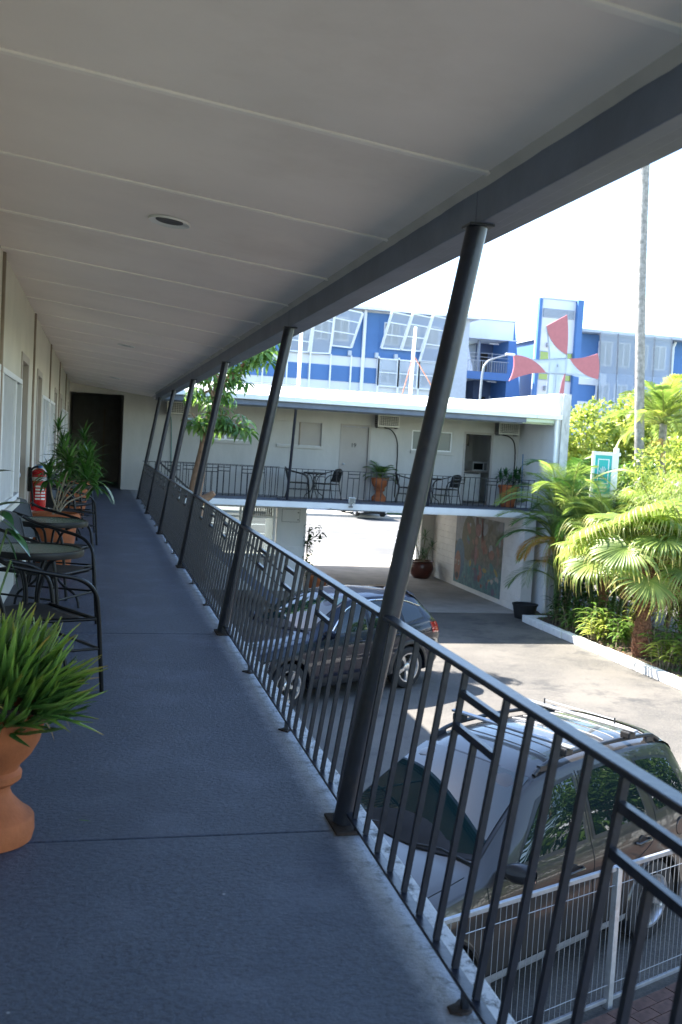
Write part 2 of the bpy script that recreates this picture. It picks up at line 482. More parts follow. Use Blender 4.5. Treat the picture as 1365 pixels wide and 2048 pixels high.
# ------------------------------------------------------------------ ground
tag(MB().box(-900, 900, -900, 900, G-0.6, G-0.30).build('ground', MT['grass']), kind='structure')
tag(MB().box(-30, 12.2, -20, 33.4, G-0.29, G).build('car_park', MT['asphalt']), kind='structure')
tag(MB().box(3.2, 9.98, 23.9, 33.4, G+0.0005, G+0.006).build('driveway', MT['concrete']), kind='structure')
fp = MB().box(-60, 70, 33.405, 36.6, G-0.29, G+0.005).build('footpath', MT['footpath']); tag(fp, kind='structure')
rd = tag(MB().box(-120, 120, 36.61, 57.0, G-0.29, G-0.06).build('road', MT['road']), kind='structure')
for y, w in ((42.6, 0.16), (44.6, 0.16), (49.5, 0.2)):
    MB().box(-120, 120, y-w/2, y+w/2, G-0.0595, G-0.055).build('road_line', MT['paint_line'], rd)
tag(MB().box(-120, 120, 57.0, 61.5, G-0.29, G+0.08).build('far_footpath', MT['footpath']), kind='structure')
tag(MB().box(-120, 120, 61.51, 160, G-0.29, G+0.10).build('school_ground', MT['grass']), kind='structure')
# side lane beyond the garden bed
tag(MB().box(12.6, 16.2, -20, 33.39, G-0.29, G-0.02).build('side_lane', MT['asphalt']), kind='structure')
tag(MB().box(16.21, 22.0, -20, 33.39, G-0.29, G+0.09).build('lane_footpath', MT['footpath']), kind='structure')
# garden bed between car park and lane
def bed_z(x, y):
    return G + 0.10 + 0.05*math.sin(x*3.1+y*1.7) + 0.04*math.sin(y*4.3-x*2.0)
P = [[(9.82+2.75*i/22, 4+20*j/90, bed_z(9.82+2.75*i/22, 4+20*j/90)+R(-.015,.015)) for j in range(91)] for i in range(23)]
tag(MB().grid(P).build('garden_bed', MT['soil'], smooth=180), kind='structure')

# ------------------------------------------------------------------ garden kerb: painted concrete blocks
kerb = thing('garden_kerb', 'low white painted concrete kerb along the garden bed', 'kerb', (0,0,G))
ky = 22.55
kx = 9.62
while ky > 4:
    ln = R(0.82, 1.0)
    m = Matrix.Rotation(R(-.012,.012), 4, 'Z')
    dx = R(-.015,.015)
    o = MB().box(-.095, .095, -ln+.012, 0, 0, 0.165+R(-.012,.012)).build('kerb_block', MT['kerb'], kerb, bevel=0.014, loc=(kx+dx, ky, 0), rot=(0, 0, R(-.012,.012)))
    kx += 0.012*ln
    ky -= ln
MB().box(-.09, .75, 0, .19, 0, .17).build('kerb_block', MT['kerb'], kerb, bevel=0.014, loc=(9.62, 22.56, 0))

# ------------------------------------------------------------------ near wing of the motel
def ceil_z(x): return 2.604 - 0.1105*(x+1.61)

fl = MB()
fl.box(-1.612, 0.128, -5.0, 3.445, -0.15, 0.0)
fl.box(-1.612, 0.128, 3.451, 7.11, -0.15, 0.0)
fl.box(-1.612, 0.128, 7.116, 14.43, -0.15, 0.0)
fl.box(-1.612, 0.128, 14.436, 22.05, -0.15, 0.0)
fl.box(-1.612, 0.128, 22.056, 25.838, -0.15, 0.0)
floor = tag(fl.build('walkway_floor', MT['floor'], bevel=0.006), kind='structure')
MB().box(-1.605, 0.11, -5.0, 25.83, -0.146, -0.012).build('joint_filler', MT['dark'], floor)

ceiling = bpy.data.objects.new('ceiling', None); COL.objects.link(ceiling); tag(ceiling, kind='structure')
ys = [-5.0] + [2.085-1.252*k for k in range(5, 0, -1)] + [2.085+1.252*k for k in range(19)] + [25.84]
for a, b in zip(ys[:-1], ys[1:]):
    sag = R(0, .002)
    mb = MB()
    x0, x1 = -1.608, 0.395
    mb.add([(x0,a+.003,ceil_z(x0)),(x1,a+.003,ceil_z(x1)),(x1,b-.003,ceil_z(x1)),(x0,b-.003,ceil_z(x0)),
            (x0,a+.003,ceil_z(x0)+.008),(x1,a+.003,ceil_z(x1)+.008),(x1,b-.003,ceil_z(x1)+.008),(x0,b-.003,ceil_z(x0)+.008)],
           [(0,1,2,3),(7,6,5,4),(0,4,5,1),(1,5,6,2),(2,6,7,3),(3,7,4,0)])
    mb.build('ceiling_panel', MT['ceiling'], ceiling, loc=(0,0,-sag))
for y in ys[1:-1]:
    mb = MB()
    x0, x1 = -1.607, 0.36
    for i in range(1):
        w = 0.017
        mb.add([(x0,y-w,ceil_z(x0)-.009),(x1,y-w,ceil_z(x1)-.009),(x1,y+w,ceil_z(x1)-.009),(x0,y+w,ceil_z(x0)-.009),
                (x0,y-w,ceil_z(x0)+.001),(x1,y-w,ceil_z(x1)+.001),(x1,y+w,ceil_z(x1)+.001),(x0,y+w,ceil_z(x0)+.001)],
               [(0,1,2,3),(0,4,5,1),(1,5,6,2),(2,6,7,3),(3,7,4,0)])
    mb.build('cover_strip', MT['strip'], ceiling, bevel=0.004)

nh = MB().lathe([(.0055,0),(.0045,-.0015),(.0005,-.002)], 8, close=False).mesh('nail_head', MT['ceiling'])
for y in ys[7:16]:
    for k in range(9):
        x = -1.5+.22*k
        for sgn in (-.035, .035): place('nail_head', nh, ceiling, (x+R(-.02,.02), y+sgn, ceil_z(x)-.0022))
wing = thing('motel_wing', 'cream two storey motel wing with upper walkway, doors and leaning posts', 'building', (0,0,G))
wing.location = (0,0,0)
near_doors = [(4.40,5.30),(9.32,10.20),(11.75,12.65),(16.62,17.50),(19.10,20.00),(24.2,25.05)]
near_wins = [(5.42,7.20,1),(7.40,9.25,1),(12.80,14.60,0),(14.85,16.48,1),(20.10,21.90,0),(22.35,24.05,1)]
holes = [(a,b,-.05,2.05) for a,b in near_doors] + [(a,b,0.79,1.83) for a,b,_ in near_wins]
mb = MB(); wall_cells(mb, -5.0, 25.70, -0.05, 2.70, holes, -1.61, -1.75, lambda u,d,z: (d,u,z))
mb.build('wall', MT['cream'], wing)
for y in (-0.01, 3.65, 7.31, 10.96, 14.70, 18.32, 22.10):
    MB().box(-1.609, -1.588, y-.024, y+.024, 0.0, ceil_z(-1.6)).build('wall_batten', MT['batten'] if y > 7 else MT['taupe'], wing, bevel=0.003)
for a, b in near_doors:
    d = MB().box(-1.70, -1.664, a+.045, b-.045, 0.006, 2.0).build('door', MT['taupe'], wing, bevel=0.003)
    f = MB()
    f.box(-1.72, -1.598, a-.03, a+.042, 0, 2.08); f.box(-1.72, -1.598, b-.042, b+.03, 0, 2.08); f.box(-1.721, -1.597, a+.042, b-.042, 2.008, 2.079)
    f.build('door_frame', MT['taupe'], d, bevel=0.004)
    MB().lathe([(0.006,0),(0.024,.004),(0.024,.012),(0.012,.016),(0.012,.04),(0.026,.048),(0.028,.06),(0.018,.072),(0.003,.074)], 14,
               m=Matrix.Rotation(PI/2, 4, 'Y')).build('door_handle', MT['silver'], d, smooth=40, loc=(-1.664, a+.12, 0.98))
def lattice(y0, y1, z0, z1, x, pitch=0.060, w=0.0095):
    mb = MB()
    H = z1-z0; W = y1-y0
    k = -H
    while k < W:
        for sgn in (1, -1):
            # line y = k + t, z = t   (or mirrored)
            t0 = max(0, -k); t1 = min(H, W-k)
            if t1-t0 > 0.01:
                a = (k+t0, t0); b = (k+t1, t1)
                if sgn < 0: a = (W-a[0], a[1]); b = (W-b[0], b[1])
                xo = x + (0.003 if sgn > 0 else -0.003)
                mb.bar((xo, y0+a[0], z0+a[1]), (xo, y0+b[0], z0+b[1]), w, 0.005, up=(1,0,0))
        k += pitch
    return mb
for a, b, gl_hi in near_wins:
    z0, z1 = 0.79, 1.83
    win = MB()
    for (p, q, r_, s_) in ((a,b,z1-.045,z1),(a,b,z0,z0+.045),(a,a+.045,z0+.045,z1-.045),(b-.045,b,z0+.045,z1-.045)):
        win.box(-1.66, -1.588, p+.001, q-.001, r_+.001, s_-.001)
    mid = a+1.18 if gl_hi else b-1.18
    if gl_hi == 1 and b-a < 1.8: mid = a+1.02
    win.box(-1.655, -1.586, mid-.022, mid+.022, z0+.045, z1-.045)
    w = win.build('window', MT['alu'], wing, bevel=0.003)
    gl = (mid, b) if gl_hi else (a, mid)
    sc = (a, mid) if gl_hi else (mid, b)
    MB().box(-1.652, -1.646, gl[0]+.03, gl[1]-.03, z0+.03, z1-.03).build('pane', MT['dark_glass'], w)
    MB().box(-1.653, -1.647, sc[0]+.03, sc[1]-.03, z0+.03, z1-.03).build('pane', MT['dark_glass'], w)
    lattice(sc[0]+.04, sc[1]-.02, z0+.045, z1-.045, -1.612).build('security_screen', MT['alu'], w)
    MB().box(-1.612, -1.565, a-.03, b+.03, z0-.05, z0-.002).build('sill', MT['cream'], w, bevel=0.005)
# rooms behind and below, roof
MB().box(-8.0, -1.752, -5.0, 25.7, G-.1, 2.62).build('room_block', MT['cream'], wing)
MB().box(-1.60, -0.55, -5.0, 25.7, G-.1, -0.152).build('lower_wall', MT['white_render'], wing)
rf = MB()
rf.add([(-8.4,-5.4,ceil_z(-8.4)+.05),(0.50,-5.4,ceil_z(.50)+.05),(0.50,23.2,ceil_z(.50)+.05),(-8.4,23.2,ceil_z(-8.4)+.05),
        (-8.4,-5.4,ceil_z(-8.4)+.12),(0.50,-5.4,ceil_z(.50)+.12),(0.50,23.2,ceil_z(.50)+.12),(-8.4,23.2,ceil_z(-8.4)+.12)],
       [(0,1,2,3),(7,6,5,4),(0,4,5,1),(1,5,6,2),(2,6,7,3),(3,7,4,0)])
rf.box(-8.4, 0.36, 23.201, 36, 2.66, 2.72)
rf.build('roof', MT['roof_sheet'], wing)
# verandah beam in lengths that butt over the posts, fascia and gutter
post_y = [-0.17, 3.49, 7.15, 10.81, 14.47, 18.14, 22.13]
cuts = [-5.0] + post_y + [23.72]
for a, b in zip(cuts[:-1], cuts[1:]):
    MB().box(0.372, 0.432, a+.0015, b-.0015, 2.238, 2.40).build('verandah_beam', MT['beam'], wing, bevel=0.004)
MB().box(0.434, 0.498, -5.0, 23.62, 2.250, 2.47).build('fascia', MT['beam'], wing, bevel=0.005)
MB().box(0.50, 0.575, -5.0, 23.34, 2.260, 2.50).build('gutter', MT['beam'], wing, bevel=0.01)
q = MB()
n = 520
e = 2.358
for i in range(n):
    y0 = -5+28.7*i/n; y1 = -5+28.7*(i+1)/n
    e2 = 2.358+.6*(e-2.358)+R(-.0018,.0018)
    q.add([(0.371,y0,e),(0.371,y1,e2),(0.345,y1,ceil_z(.345)-.001),(0.345,y0,ceil_z(.345)-.001)], [(0,1,2,3)])
    e = e2
MT['moulding'] = mat('shaded_moulding_paint', (0.42,0.40,0.385), .7, var=.1, scale=3, stain=.2, stain_col=(.2,.2,.22))  # moulding is white like the ceiling; its shade is painted in as grey
q.build('ceiling_moulding', MT['moulding'], wing)
for y in post_y:
    po = MB().tube([(0.0,y,0.012),(0.190,y,1.12),(0.379,y,2.232)], 0.0385, 20).build('post', MT['rail'], wing, smooth=50)
    pl = MB().box(-.048, .062, y-.10, y+.10, 0.001, 0.013)
    pl.build('base_plate', MT['rust'], po, bevel=0.003)
    bb = MB()
    for dy in (-.075, .075): bb.lathe([(0.012,0),(0.012,.012),(0.007,.013),(0.007,.026)], 6, c=(0.035, y+dy, .013))
    bb.build('bolt', MT['rust'], po)
    MB().box(0.335, 0.431, y-.045, y+.045, 2.2285, 2.2375).build('cap_plate', MT['rail'], po, bevel=0.002)

# ------------------------------------------------------------------ balustrades
_bal = {}
def bal_mesh(h, key):
    k = (round(h,3), key)
    if k not in _bal:
        _bal[k] = MB().box(-.0082, .0082, -.0082, .0082, 0, h).mesh('baluster', MT['rail'])
    return _bal[k]

def railing_bay(parent, y0, y1, P, lean, feet=True, phase=5, motif=True):
    """bars from y0 to y1 along +Y in local space; x = .012+lean*z"""
    rot = (0, math.atan(lean), 0)
    L = y1-y0
    n = int(round((L-0.1)/0.148))
    step = L/(n+0.6)
    full = math.hypot(1, lean)
    for k in range(1, n+1):
        y = y0 + step*(k-0.0)
        if y > y1-.05: break
        ph = (k-phase) % 6
        if motif and ph == 1 and k+1 <= n and k-1 >= 1 and y+step < y1-.05:
            z0, z1 = 0.062, 0.612
        else:
            z0, z1 = 0.062, 0.780
        place('baluster', bal_mesh((z1-z0)*full, 0), parent, (P+0.012+lean*z0, y, z0), rot)
        if motif and ph == 0 and k+2 <= n and y+2*step < y1-.03:
            for zz in (0.715, 0.620):
                x = P+.012+lean*zz
                MB().box(x-.008, x+.008, y+.0095, y+2*step-.0095, zz-.011, zz+.011).build('cross_bar', MT['rail'], parent)

bal = thing('balustrade', 'dark blue grey balustrade leaning outward along the near walkway', 'balustrade', (0,0,0))
lean = 0.135
for a, b in zip(post_y[:-1], post_y[1:]):
    x = 0.012+lean*0.79
    o = MB(); o.bar((x, a+.03, 0.788), (x, b-.03, 0.788), 0.044, 0.018); o.build('top_rail', MT['rail'], bal, bevel=0.004)
    x = 0.012+lean*0.056
    o = MB(); o.bar((x, a+.03, 0.055), (x, b-.03, 0.055), 0.034, 0.012); o.build('bottom_rail', MT['rail'], bal, bevel=0.002)
    railing_bay(bal, a, b, 0, lean)
    for fy in (a+1.22, a+2.44):
        ft = MB().box(0.008, 0.025, fy-.009, fy+.009, 0.004, 0.05).build('foot', MT['rail'], bal)
        blob = MB()
        pts = []
        for k in range(9):
            an = 2*PI*k/9; rr = R(.022,.042)
            pts.append((0.012+rr*math.cos(an), fy+rr*1.2*math.sin(an)))
        blob.prism(pts, lambda u,v: (u,v,0.0008), lambda u,v: (u*.9+.001,fy+(v-fy)*.85,0.006))
        blob.build('rust_blister', MT['rust'], ft)

# ------------------------------------------------------------------ far wing of the motel (across the car park)
FY = 25.84
far = thing('motel_far_wing', 'white rendered motel wing with balcony over the driveway opening', 'building', (0,0,0))
wins = [(1.72,2.91,1.393,1.977),(3.68,4.86,1.37,1.98),(7.37,8.525,1.405,1.95)]
doorh = [(5.385,6.195,-.02,1.985),(8.885,9.715,-.02,1.975)]
opening = [(-1.61,-0.29,-.02,2.38)]
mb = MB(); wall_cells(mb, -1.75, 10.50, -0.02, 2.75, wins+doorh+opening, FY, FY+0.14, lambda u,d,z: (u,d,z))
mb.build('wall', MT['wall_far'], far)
# sliding windows
def slider(x0, x1, z0, z1, panes, label=None):
    w = MB()
    y = FY+.045
    for (p,q,r_,s_) in ((x0,x1,z1-.035,z1),(x0,x1,z0,z0+.035),(x0,x0+.035,z0+.035,z1-.035),(x1-.035,x1,z0+.035,z1-.035)):
        w.box(p+.001, q-.001, y-.03, y+.03, r_+.001, s_-.001)
    mid = (x0+x1)/2
    w.box(mid-.02, mid+.02, y-.025, y+.025, z0+.035, z1-.035)
    o = w.build('window', MT['alu'], far, bevel=0.003)
    for k, (a, b) in enumerate(((x0,mid),(mid,x1))):
        MB().box(a+.03, b-.03, y-.004+.008*k, y+.002+.008*k, z0+.03, z1-.03).build('pane', MT[panes[k]], o)
    MB().box(x0-.03, x1+.03, FY-.055, FY+.02, z0-.085, z0-.002).build('sill', MT['wall_far'], o, bevel=0.006)
    return o
slider(1.72, 2.91, 1.393, 1.977, ('frost_glass','frost_glass'))
slider(7.37, 8.525, 1.405, 1.95, ('frost_glass','frost_glass'))
# blanked window with painted boards and a timber mullion
bw = MB().box(3.682, 4.26, FY+.05, FY+.07, 1.372, 1.978).build('window_board', MT['wall_far'], far)
MB().box(4.285, 4.858, FY+.07, FY+.09, 1.372, 1.978).build('window_board', MT['taupe_far'], far)
MB().box(4.262, 4.284, FY+.02, FY+.10, 1.372, 1.978).build('mullion', MT['batten'], bw)
MB().box(3.65, 4.89, FY-.06, FY+.02, 1.29, 1.368).build('sill', MT['wall_far'], bw, bevel=0.006)
# doors
dr = MB().box(5.43, 6.15, FY+.055, FY+.09, 0.006, 1.94).build('door', MT['taupe_far'], far, bevel=0.003)
def frame(x0, x1, z1, parent):
    f = MB()
    f.box(x0-.02, x0+.042, FY-.012, FY+.12, 0.002, z1+.02); f.box(x1-.042, x1+.02, FY-.012, FY+.12, 0.002, z1+.02); f.box(x0+.042, x1-.042, FY-.011, FY+.119, z1-.042, z1+.019)
    return f.build('door_frame', MT['taupe_far'], parent, bevel=0.003)
frame(5.385, 6.195, 1.985, dr)
MB().lathe([(0.005,0),(0.03,.004),(0.03,.012),(0.013,.018),(0.013,.045),(0.030,.055),(0.030,.07),(0.004,.078)], 14, m=Matrix.Rotation(PI/2, 4, 'X')).build('door_handle', MT['silver'], dr, smooth=40, loc=(5.50, FY+.055, .93))
def text_mesh(body, size, material, extr=0.002):
    c = bpy.data.curves.new('txt', 'FONT'); c.body = body; c.size = size; c.extrude = extr; c.align_x = 'CENTER'; c.align_y = 'CENTER'
    o = bpy.data.objects.new('txt', c); COL.objects.link(o)
    dg = bpy.context.evaluated_depsgraph_get()
    me = bpy.data.meshes.new_from_object(o.evaluated_get(dg))
    bpy.data.objects.remove(o)
    me.materials.clear(); me.materials.append(material)
    return me
place('door_number', text_mesh('19', 0.155, MT['dark'], .004), dr, (5.76, FY+.05, 1.44), (PI/2,0,0))
frame(8.885, 9.715, 1.975, far)

# kitchenette seen through the open doorway
room = MB(); room.box(8.0, 10.45, 29.2, 29.3, 0, 2.5); room.box(7.95, 8.0, FY+.14, 29.3, 0, 2.5); room.box(10.45, 10.5, FY+.14, 29.3, 0, 2.5)
room.build('room_wall', MT['white_render'], far)
MB().box(8.0, 10.45, FY+.14, 29.2, 2.45, 2.5).build('room_ceiling', MT['white_render'], far)
MB().box(8.0, 10.45, FY+.142, 29.2, -.02, 0.0).build('room_floor', MT['concrete'], far)
bench = thing('kitchen_bench', 'pale kitchen bench inside the open doorway', 'bench', (9.75, 27.6, 0))
MB().box(-.45, .65, -.3, .3, .86, .90).build('bench_top', MT['taupe'], bench, bevel=.006)
for x in (-.40, .22): MB().box(x, x+.04, -.28, .28, 0, .86).build('side_panel', MT['plastic_white'], bench)
fr = thing('bar_fridge', 'small white bar fridge under the kitchen bench', 'fridge', (9.62, 27.22, 0))
MB().box(-.24, .24, -.22, .26, 0.02, .82).build('cabinet', MT['plastic_white'], fr, bevel=.012)
MB().box(-.24, .24, -.265, -.222, 0.05, .82).build('door', MT['plastic_white'], fr, bevel=.012)
MB().box(-.215, -.195, -.285, -.264, .55, .75).build('handle', MT['ac_case'], fr)
mw = thing('microwave', 'small white microwave oven on the kitchen bench', 'microwave', (10.0, 27.55, .902))
MB().box(-.23, .23, -.18, .18, 0, .27).build('case', MT['plastic_white'], mw, bevel=.01)
MB().box(-.20, .09, -.186, -.181, .04, .23).build('door_window', MT['dark_glass'], mw)
MB().box(.12, .21, -.186, -.181, .03, .24).build('control_panel', MT['ac_grey'], mw)
tv = thing('television', 'small dark television on a wall bracket inside the open doorway', 'television', (9.02, 26.55, 1.62))
MB().box(-.02, .26, -.05, .12, 0, .34).build('case', MT['dark'], tv, bevel=.01)
MB().box(0.0, .24, -.056, -.051, .03, .31).build('screen', MT['dark_glass'], tv)
MB().box(.08, .14, .12, .3, .1, .16).build('bracket', MT['black_metal'], tv)

# dark passage at the end of the near walkway
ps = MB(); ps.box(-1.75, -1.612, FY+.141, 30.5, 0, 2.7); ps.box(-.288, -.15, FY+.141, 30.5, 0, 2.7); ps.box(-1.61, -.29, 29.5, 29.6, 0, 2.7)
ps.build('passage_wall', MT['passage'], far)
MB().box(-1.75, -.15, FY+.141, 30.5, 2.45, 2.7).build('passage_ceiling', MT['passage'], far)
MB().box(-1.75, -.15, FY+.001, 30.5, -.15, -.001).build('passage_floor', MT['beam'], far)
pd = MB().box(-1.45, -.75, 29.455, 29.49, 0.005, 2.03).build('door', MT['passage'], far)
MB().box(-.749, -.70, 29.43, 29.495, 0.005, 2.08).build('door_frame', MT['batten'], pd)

# balcony slab with stair opening
SE = 24.02
sl = MB()
sl.box(0.1285, 0.52, SE, FY-.001, -.15, 0.0)
sl.box(0.52, 3.62, SE, SE+.16, -.15, 0.0)
sl.box(0.52, 3.62, 25.02, FY-.001, -.15, 0.0)
sl.box(3.62, 10.49, SE, FY-.001, -.15, 0.0)
sl.build('balcony_floor', MT['floor_far'] if 'floor_far' in MT else MT['beam'], far)
MB().box(0.129, 10.49, SE-.012, SE-.0005, -.165, -.02).build('slab_edge', MT['white_render'], far, bevel=.003)
MB().box(-1.6, 10.5, FY+.142, 34.6, -.19, -.021).build('upper_floor', MT['white_render'], far)
MB().box(4.75, 9.98, SE+.001, FY+.14, -.20, -.151).build('soffit', MT['white_render'], far)
# roof
ZR = lambda y: 2.50+0.108*(y-23.5)
rm = MB()
nx = 150
xs = [0.45 + (10.46-0.45)*i/nx for i in range(nx+1)]
for (ya, yb, fa, fb) in ((23.44, 28.3, ZR(23.44), ZR(28.3)), (28.3, 35.6, ZR(28.3), ZR(28.3)-.35)):
    rows = []
    for y, z in ((ya, fa), (yb, fb)):
        rows.append([(x, y, z+.012*math.cos(2*PI*x/0.132)) for x in xs])
    rm.grid(rows)
rm.build('roof_sheeting', MT['roof_sheet'], far, smooth=180)
MB().add([(0.4,23.50,2.40),(10.46,23.50,2.40),(10.46,28.3,ZR(28.3)-.08),(0.4,28.3,ZR(28.3)-.08),(10.46,35.5,ZR(28.3)-.43),(0.4,35.5,ZR(28.3)-.43)], [(0,1,2,3),(3,2,4,5)]).build('roof_lining', MT['white_render'], far)
MB().box(0.45, 9.85, 23.37, 23.48, 2.385, 2.50).build('gutter', MT['gutter'], far, bevel=.008)
MB().box(9.852, 10.55, 23.36, 23.48, 2.385, 2.505).build('gutter', MT['gutter'], far, bevel=.008)
MB().box(0.45, 9.62, 23.70, 23.78, 2.228, 2.385).build('verandah_beam', MT['beam'], far, bevel=.004)
MB().box(9.622, 10.50, 23.70, 23.78, 2.245, 2.385).build('verandah_beam', MT['pale_green'], far, bevel=.004)
MB().box(0.45, 9.62, 23.49, 23.52, 2.26, 2.385).build('fascia', MT['beam'], far)
MB().box(9.622, 10.49, 23.488, 23.52, 2.29, 2.385).build('fascia', MT['pale_green'], far)
MB().box(0.45, 10.49, 23.521, 25.83, 2.34, 2.355).build('balcony_ceiling', MT['ceiling'], far)
# leaning posts
for x in (3.69, 7.35):
    po = MB().tube([(x, 24.15, 0.01),(x+.03, 23.75, 2.23)], 0.036, 16).build('post', MT['rail'], far, smooth=50)
    MB().box(x-.1, x+.1, 24.09, 24.20, .001, .012).build('base_plate', MT['rust'], po)
# party wall on the right, weathered front edge, parapet
MB().box(10.50, 10.74, 23.60, 35.5, G, 3.06).build('party_wall', MT['white_render'], far)
MT['weathered'] = mat('weathered_render', (0.50,0.49,0.46), 0.85, var=0.2, scale=4, bump=.3, bscale=30, stain=0.75, stain_col=(0.10,0.10,0.095), stain_scale=4.5, stretch=(1,1,.35))
MB().box(10.62, 10.84, 23.52, 23.599, G, 3.05).build('wall_end_strip', MT['weathered'], far, bevel=.006)
dp = MB().tube([(10.44,23.46,2.40),(10.44,23.46,2.24),(10.46,23.52,2.12),(10.47,23.50,1.9),(10.47,23.50,G)], 0.05, 14)
dp.build('downpipe', MT['plastic_white'], far, smooth=60)

# ground floor: block wall with joints, pilasters, pier, office glazing
bwall = MB().box(10.012, 10.30, 23.95, 31.6, G, -.192).build('block_wall_core', MT['block_wall'], far)
zc = G+.002; row = 0
while zc < -.21:
    y = 23.952 + (0 if row % 2 == 0 else -.2)
    while y < 31.55:
        a = max(y, 23.952); b = min(y+.392, 31.6)
        h = min(.194, -.194-zc)
        if b-a > .05: MB().box(10.0, 10.04, a, b, zc, zc+h).build('block', MT['block_wall'], far)
        y += .398
    zc += .1985; row += 1
MB().box(9.55, 9.99, 31.0, 31.5, G, -.2).build('pilaster', MT['wall_far'], far, bevel=.008)
MB().box(4.0, 4.73, 27.0, 27.7, G, -.192).build('pier', MT['white_render'], far, bevel=.008)
pb = MB().box(4.13, 4.62, 26.985, 26.999, -.76, -.42).build('access_panel', MT['white_render'], far, bevel=.004)
MB().box(4.12, 4.63, 26.992, 26.9985, -.77, -.41).build('panel_gap', MT['ac_grey'], pb)
for zz in (-.50, -.70): MB().box(4.56, 4.60, 26.972, 26.984, zz-.012, zz+.012).build('latch', MT['dark'], pb)
MB().box(4.09, 4.70, 26.99, 26.999, -2.45, -1.45).build('meter_door', MT['alu'], far, bevel=.004)
MB().box(4.731, 4.82, 27.02, 33.2, G, -.192).build('office_side_wall', MT['white_render'], far)
og = MB()
og.box(-.5, 4.0, 27.05, 27.15, -.40, -.192); og.box(-.5, 4.0, 27.05, 27.15, G, -1.70)
og.build('office_wall', MT['white_render'], far)
of = MB()
for x in (0.9, 2.0, 2.98, 3.93): of.box(x-.03, x+.03, 27.04, 27.12, -1.70, -.40)
of.box(-.5, 4.0, 27.045, 27.115, -.69, -.64); of.box(-.5, 4.0, 27.03, 27.14, -1.74, -1.69)
ofr = of.build('office_window_frame', MT['alu'], far, bevel=.003)
for a, b in ((-.5,.87),(.93,1.97),(2.03,2.95),(3.01,3.90)):
    for zz in ((-1.69,-.69),(-.64,-.40)): MB().box(a, b, 27.075, 27.085, zz[0], zz[1]).build('pane', MT['office_glass'], ofr)
for k in range(14):
    MB().box(3.05+.06*k, 3.09+.06*k, 27.14, 27.16, -.64, -.41).build('blind_slat', MT['taupe'], ofr)
MB().box(3.35, 4.0, 26.55, 27.02, -1.80, -1.73).build('office_ledge', MT['taupe'], far, bevel=.01)
# floodlight conduit on the slab edge
cd = MB(); cd.tube([(4.75,24.0,-.16),(4.95,24.0,-.185),(5.3,24.0,-.185),(6.2,24.0,-.19)], .009, 6)
cd.build('conduit', MT['dark'], far)

# balcony balustrade (built along X by turning the same bars)
fb = thing('far_balustrade', 'dark balustrade along the balcony edge above the driveway', 'balustrade', (0, 24.13, 0), -PI/2)
# local +Y runs along world +X, local +X points to world -Y (towards the car park)
def far_bay(parent, a, b, P=0.0):
    L = b-a
    x = P+0.012+.11*.79
    o = MB(); o.bar((x, a, .788), (x, b, .788), .036, .016); o.build('top_rail', MT['rail'], parent)
    x = P+.012+.11*.056
    o = MB(); o.bar((x, a, .055), (x, b, .055), .03, .012); o.build('bottom_rail', MT['rail'], parent)
    railing_bay(parent, a, b, P, .11, phase=4)
fb.rotation_euler = (0, 0, -PI/2)
far_bay(fb, 0.15, 3.66)
far_bay(fb, 3.72, 7.34)
far_bay(fb, 7.38, 10.44)
fb.rotation_euler = (0, 0, -PI/2)
fb2 = thing('stair_guard_rail', 'dark guard rail behind the stair opening on the far balcony', 'railing', (0, 25.06, 0), -PI/2)
far_bay(fb2, 0.6, 3.62)

# stair down to the car park
st = thing('staircase', 'dark open staircase going down under the far balcony', 'staircase', (0,0,0))
n = 14
for k in range(n):
    x = 0.62 + 3.05*(k+.5)/n; z = -2.7*(k+1)/(n+1)
    MB().box(x-.13, x+.13, 24.22, 25.0, z-.05, z).build('tread', MT['ac_grey'], st, bevel=.006)
for y in (24.20, 25.02):
    o = MB(); o.bar((0.5, y, -.12), (3.75, y, -2.72), .04, .2); o.build('stringer', MT['beam'], st)
for y in (24.2, 25.02):
    o = MB(); o.bar((0.55, y, .79), (3.7, y, -1.85), .03, .03); o.bar((0.55, y, .45), (3.7, y, -2.2), .016, .016)
    for k in range(8):
        x = .55+3.1*k/7; zt = .79-2.64*(x-.55)/3.15
        o.bar((x, y, zt), (x, y, zt-.92), .018, .018)
    o.build('stair_rail', MT['rail'], st)

# roof masts
MT['mast_white'] = mat('mast_white', (0.78,0.78,0.77), 0.4, var=.04)
MT['rust_red'] = mat('rusty_strut', (0.42,0.19,0.12), 0.8, var=.4, scale=12)
ma = thing('roof_mast', 'white roof mast braced by two rusty struts', 'mast', (7.93, 28.0, 2.97))
MB().tube([(0,0,0),(.02,0,1.2),(.045,0,2.02)], [.055,.05,.045], 12).build('pole', MT['mast_white'], ma, smooth=50)
MB().tube([(.03,0,1.2),(-.30,-.15,0)], .018, 6).build('strut', MT['rust_red'], ma)
MB().tube([(.03,0,1.2),(.62,-.1,.32),(.84,-.13,0)], .018, 6).build('strut', MT['rust_red'], ma)
MB().lathe([(.09,0),(.09,.03),(.06,.05)], 12).build('foot', MT['mast_white'], ma)
mp_ = thing('roof_vent_pipe', 'slim white pipe standing on the far roof behind the leaning post', 'pipe', (4.59, 28.0, 2.97))
MB().tube([(0,0,0),(0,0,1.75)], .05, 12).build('pipe', MT['mast_white'], mp_, smooth=50)
MB().tube([(-1.3,0,.10),(0,-.03,.09)], .014, 6).build('conduit', MT['silver'], mp_)
MB().lathe([(.10,0),(.10,.05),(.06,.10)], 12).build('flashing', MT['weathered'], mp_)
